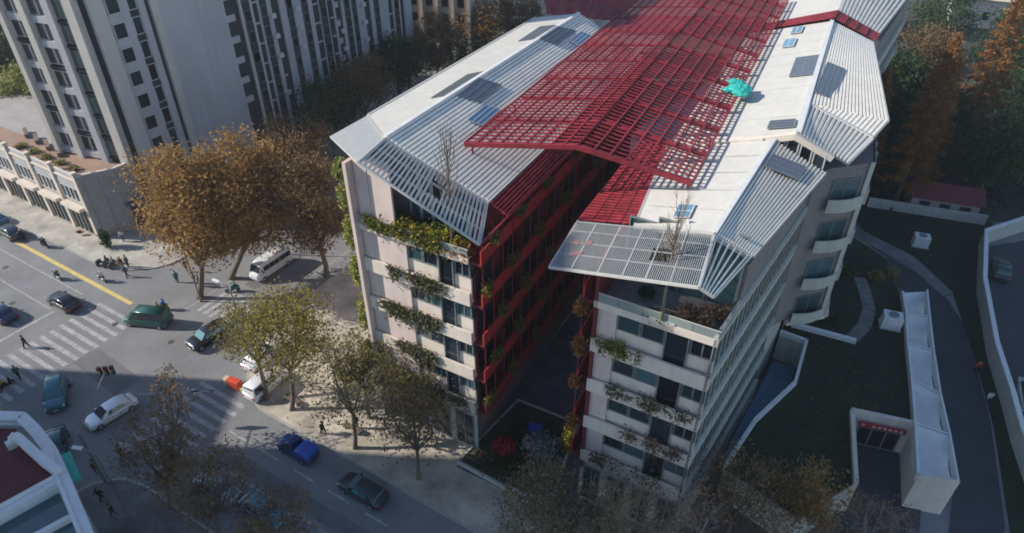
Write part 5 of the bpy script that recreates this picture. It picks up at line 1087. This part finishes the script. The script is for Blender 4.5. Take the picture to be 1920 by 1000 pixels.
def person(label, loc, ang, top='black', legs='navy', pose='walk', hair='hair', group=None, z=0., hood=None):
    t = thing('person', label, 'person', (loc[0], loc[1], z), R(ang), group)
    me = bpy.data.meshes.new('x'); 
    sit = pose == 'ride'; st = {'walk': .24, 'stand': .03, 'ride': 0}[pose]
    hip = .93 if not sit else .80
    V_ = [(0, 0, hip, .13, .15), (0, 0, hip + .28, .12, .16), (.02, 0, hip + .47, .12, .17), (.03, 0, hip + .57, .06), (.05, 0, hip + .66, .085), (.05, 0, hip + .76, .085)]
    E_ = [(0, 1), (1, 2), (2, 3), (3, 4), (4, 5)]
    hands = []
    for s in (-1, 1):
        n = len(V_); f = st * s
        if sit: leg = [(.05, s * .1, hip - .02, .09), (.42, s * .15, hip - .08, .075), (.38, s * .15, hip - .45, .055), (.36, s * .15, hip - .50, .05), (.48, s * .15, hip - .52, .045)]
        else: leg = [(0, s * .09, hip - .06, .09), (f * .55 + .04, s * .1, hip * .53, .068), (f - .04 * (f < 0), s * .1, .09, .045), (f - .02, s * .1, .05, .045), (f + .16, s * .11, .04, .04)]
        V_ += leg; E_ += [(0, n)] + [(n + i, n + i + 1) for i in range(4)]
        n = len(V_); a = -st * s * 1.1
        if sit: arm = [(.03, s * .2, hip + .48, .06), (.2, s * .27, hip + .25, .05), (.46, s * .26, hip + .22, .036), (.52, s * .26, hip + .22, .034)]
        else: arm = [(.02, s * .2, hip + .48, .06), (a * .4 - .02, s * .25, hip + .22, .048), (a * .9 + .06, s * .25, hip - .02, .034), (a * .9 + .08, s * .25, hip - .08, .034)]
        V_ += arm; E_ += [(2, n)] + [(n + i, n + i + 1) for i in range(3)]; hands.append((n + 3, s))
    for hi, s in hands:
        x, y, zz = V_[hi][:3]
        for k in range(5):
            n = len(V_); dx = (k - 2) * .018
            d = (.07, dx * .6, -.01) if sit else (.02 + dx * .8, 0, -.08 + abs(dx) * .4)
            if k == 0: d = (d[0] * .5 + .02, -s * .035, d[2] * .6)
            V_.append((x + d[0], y + d[1] + (dx if sit else 0), zz + d[2], .009)); E_.append((hi, n))
    b = skin('body', V_, E_, MT['skin'], t, 0, 1)
    k = 1.22
    cv = [(0, 0, hip - .08, .15 * 1.08, .17), (0, 0, hip + .28, .15, .185), (.02, 0, hip + .47, .145, .19), (.03, 0, hip + .53, .08)]; ce = [(0, 1), (1, 2), (2, 3)]
    for ai, s in ((11 - 0, -1), (20, 1)):
        arm = V_[ai:ai + 3]; n = len(cv); cv += [(p[0], p[1], p[2], p[3] * 1.35) for p in arm]; ce += [(2, n), (n, n + 1), (n + 1, n + 2)]
    skin('coat', cv, ce, cloth(top), t, 0, 1)
    lv = [(0, 0, hip, .145, .16)]; le = []
    for li in (6, 15):
        leg = V_[li:li + 3]; n = len(lv); lv += [(p[0], p[1], p[2], p[3] * 1.3) for p in leg]; le += [(0, n), (n, n + 1), (n + 1, n + 2)]
    skin('trousers', lv, le, cloth(legs), t, 0, 1)
    hx, hz_ = .04, hip + .77; rings = []
    for i in range(6):
        f = i / 5; rr = .118 * math.cos(f * 1.45) ** .7; rings.append([V(hx - .02 * (1 - f) + math.cos(q) * rr * (1.05 if math.cos(q) < .3 else .93), math.sin(q) * rr * .92, hz_ - .03 + f * .12 + (.05 * (1 - f) if math.cos(q) > .4 else -.05 * (1 - f))) for q in [2 * math.pi * j / 10 for j in range(10)]])
    MB().loft(rings).build('helmet' if pose == 'ride' and hood else 'hair', cloth(hood) if hood else MT['hair'], t, True)
    # shoes and face
    for li in (9, 18):
        p, q = V_[li], V_[li + 1]; MB().loft([rring(0, .05, -.045, .04, .03), rring(.1, .052, -.045, .03, .03), rring(.2, .04, -.045, .01, .02)]).build('shoe', MT['black'], t).location = (p[0] - .06, p[1], p[2])
    MB().tube([V(.125, 0, hip + .70), V(.15, 0, hip + .685)], [.018, .012], 5).build('nose', MT['skin'], t)
    return t
def scooter(label, loc, ang, c, group=None):
    t = thing('scooter', label, 'scooter', (loc[0], loc[1], 0), R(ang), group); m = cloth(c)
    MB().loft([rring(x, w_, a, b, .06) for x, w_, a, b in ((-.75, .1, .55, .72), (-.5, .16, .42, .78), (-.1, .17, .3, .76), (.05, .14, .24, .5), (.1, .15, .22, .3), (.42, .15, .22, .3), (.5, .16, .24, .75), (.6, .14, .3, .95), (.66, .1, .6, .98))]).build('body', m, t, True)
    MB().box(-.6, -.14, .77, .0, .14, .85).build('seat', MT['black'], t)
    for x in (-.55, .72):
        wh = MB().tube([V(x, -.06, .24), V(x, .06, .24)], [.24, .24], 14).build('wheel', MT['tyre'], t); MB().tube([V(x, -.065, .24), V(x, .065, .24)], [.11, .11], 10).build('rim', MT['rim'], wh)
    MB().tube([V(.55, -.32, 1.05), V(.6, 0, 1.02), V(.55, .32, 1.05)], [.02, .025, .02], 6).build('handlebar', MT['black'], t); MB().tube([V(.6, 0, .9), V(.6, 0, 1.02)], [.04, .04], 6).build('stem', MT['black'], t); MB().tube([V(.66, 0, .88), V(.74, 0, .88)], [.08, .07], 8).build('headlight', MT['lamp_w'], t)
    return t
def rider(lp, ls, loc, ang, c, top, legs='black', hood=None):
    scooter(ls, loc, ang, c); person(lp, (loc[0] - .28 * math.cos(R(ang)), loc[1] - .28 * math.sin(R(ang))), ang, top, legs, 'ride', hood=hood)
rider('rider in black on the dark scooter in the cycle lane', 'dark scooter in the cycle lane below the podium shops', (-65.0, 75.4), 148, 'black', 'black', hood='white')
rider('rider in a black coat alone in the cycle lane', 'black scooter alone in the cycle lane', (-60.9, 73.4), 148, 'black', 'black', hood='black')
rider('rider in pale jacket beside the yellow divider', 'white scooter beside the yellow divider', (-55.4, 66.4), 149, 'white', 'grey', hood='white')
rider('rider in white at the end of the yellow divider', 'white scooter at the end of the yellow divider', (-49.8, 66.0), 150, 'white', 'white', hood='white')
rider('rider in bright blue behind the green van', 'yellow scooter behind the green van', (-40.2, 60.6), 175, 'yellow', 'blue', hood='blue')
rider('rider in teal near the plane tree trunk', 'teal scooter near the plane tree trunk', (-33.2, 64.0), 200, 'teal', 'teal', hood='teal')
rider('rider in yellow-green vest by the shaded zebra', 'dark scooter by the shaded zebra end', (-50.8, 48.2), 70, 'black', 'yellow', hood='black')
for k in range(3): scooter(['black scooter parked nearest the conical shrub', 'grey scooter parked in the kerb row by the corner', 'brown scooter parked last in the kerb row'][k], (-51.6 + k * .95, 69.6 - k * .3), 60, ['black', 'grey', 'brown'][k])
for lb, x, y, a, tp, lg, ps in (('person in black crossing the zebra alone', -52.2, 54.2, 200, 'black', 'black', 'walk'), ('person in dark coat at the kerb row of scooters', -48.5, 68.6, 250, 'black', 'brown', 'stand'), ('person in grey jacket at the kerb row of scooters', -48.0, 68.9, 80, 'grey', 'black', 'stand'), ('person in navy stepping off the shop-corner kerb', -47.2, 66.9, 260, 'navy', 'black', 'walk'),
        ('person in teal jacket waiting under the plane tree', -40.6, 65.8, 285, 'teal', 'navy', 'stand'), ('person in brown coat behind the teal jacket', -40.3, 68.0, 280, 'brown', 'black', 'walk'), ('person in grey by the plane tree trunk', -38.4, 65.6, 240, 'grey', 'black', 'stand'), ('person in black by the plane tree trunk', -37.6, 65.0, 200, 'black', 'black', 'stand'), ('person in pale coat in front of the podium entrance', -51.2, 74.6, 300, 'white', 'grey', 'stand'),
        ('person in dark green at the shaded zebra end', -50.3, 49.6, 120, 'green', 'black', 'walk'), ('person in black on the shaded corner pavement', -35.1, 39.6, 60, 'black', 'black', 'walk'), ('person in black by the white cornice edge', -34.8, 35.2, 250, 'black', 'black', 'walk'), ('person in brown near the signal pole', -36.6, 38.0, 150, 'brown', 'navy', 'stand'), ('person in dark coat walking the sunlit pavement', -17.6, 42.3, 330, 'black', 'black', 'walk'), ('person standing in black by the thin pavement tree', -14.6, 43.0, 90, 'black', 'black', 'stand'),
        ('person in red on the side lane', 47.6, 50.2, 70, 'red', 'black', 'walk'), ('person in white on the side lane', 46.4, 46.0, 250, 'white', 'navy', 'walk'), ('person in black beside the lamp on the shaded pavement', -33.0, 33.6, 200, 'black', 'grey', 'walk')):
    person(lb, (x, y), a, tp, lg, ps, z=.12 if (x > -24 or y > 67.6) else 0)
# ================================================================== street furniture
def lamp_post(label, loc, h, ang, arm=1.6, mat='pole', name='street_lamp'):
    t = thing(name, label, 'lamp', loc); p = Vector(loc); d = V(math.cos(R(ang)), math.sin(R(ang)), 0)
    MB().tube([p - Z * .05, p + Z * .4, p + Z * .42, p + Z * h], [.16, .16, .09, .06], 8).build('post', MT[mat], t); MB().tube([p + Z * (h - .1), p + d * arm * .6 + Z * (h + .35), p + d * arm + Z * (h + .4)], [.05, .045, .04], 6).build('arm', MT[mat], t)
    MB().beam(p + d * arm * .9 + Z * (h + .45), p + d * (arm + .75) + Z * (h + .45), .3, .12).build('lamp_head', MT['white'], t); return t
lamp_post('pale lamp post beside the plane tree at the crossing', (-36.4, 62.1, 0), 8.5, -30, 1.4, 'bark_pale')
lamp_post('slim lamp post behind the white minibus', (-33.2, 72.0, .12), 9, -30)
lamp_post('lamp post at the plaza corner among the gold leaves', (-27.6, 52.6, .12), 9, 150)
lamp_post('dark lamp post with white head by the corner house', (-31.6, 33.4, .12), 8.2, 170, 1.0)
lamp_post('yellow-green curved post by the shaded zebra', (-48.6, 44.4, 0), 5.5, 120, .8, 'yellow_line')
t = thing('traffic_signal', 'traffic signal pole with long pale arm over the crossing', 'traffic light', (-35.4, 37.0, .12)); p = V(-35.4, 37.0, .12); q = V(-36.4, 43.8, 6.7)
MB().tube([p, p + Z * 6.4], [.14, .1], 8).build('post', MT['pole'], t); MB().tube([p + Z * 6.3, q], [.08, .05], 6).build('arm', MT['bark_pale'], t)
for k in range(3):
    c = q + V((k - 1) * .5, .1 * k, 0); s_ = MB().box(c.x - .16, c.y - .12, c.z - .5, c.x + .16, c.y + .12, c.z + .5).build('signal_head', MT['black'], t)
    for j, mt in enumerate(('lamp_r', 'yellow_line', 'teal')): MB().tube([V(c.x, c.y - .12, c.z + .3 - j * .3), V(c.x, c.y - .16, c.z + .3 - j * .3)], [.1, .1], 8).build('lens', MT[mt], s_)
t = thing('road_barrier', 'orange and cream plastic road barrier at the plaza kerb', 'barrier', (-27.2, 48.0, .12), R(-25))
MB().loft([rring(x, w_, 0, hh, .08) for x, w_, hh in ((-1.3, .3, .95), (-1.2, .34, 1.05), (.1, .34, 1.05), (.2, .3, .95))]).build('orange_block', MT['orange'], t); MB().loft([rring(x, w_, 0, hh, .08) for x, w_, hh in ((-2.0, .28, .7), (-1.9, .32, .9), (-1.42, .32, .9), (-1.36, .28, .7))]).build('cream_block', MT['sand'], t)
MB().box(.25, -.3, 0, .6, .3, .5).build('foot_block', MT['yellow_line'], t)
# iron tree guard benches along the tan pavement
for k, (s, tt) in enumerate(((-42.5, 28.2), (-35, 28.6))):
    pp = S(s, tt, .12); t = thing('bench', ['dark slatted bench under the gold and green tree', 'dark slatted bench under the thin pavement tree'][k], 'bench', pp, R(-31.5))
    for j in range(4): MB().box(-1, -.25 + j * .13, .44, 1, -.15 + j * .13, .48).build('slat', MT['wood'], t)
    for x in (-.8, .8): MB().box(x - .04, -.25, 0, x + .04, .25, .435).build('leg', MT['pole'], t)
# ================================================================== air
hm = bpy.data.materials.new('haze'); hm.use_nodes = True; n = hm.node_tree
for nd in list(n.nodes):
    if nd.type == 'BSDF_PRINCIPLED': n.nodes.remove(nd)
vp = n.nodes.new('ShaderNodeVolumePrincipled'); vp.inputs['Color'].default_value = (.8, .86, .95, 1); vp.inputs['Density'].default_value = .0003; vp.inputs['Anisotropy'].default_value = .2
n.links.new(vp.outputs[0], n.nodes['Material Output'].inputs['Volume'])
o = struct('haze', MB().box(-310, -100, -1, 310, 390, 80), hm, 'stuff')
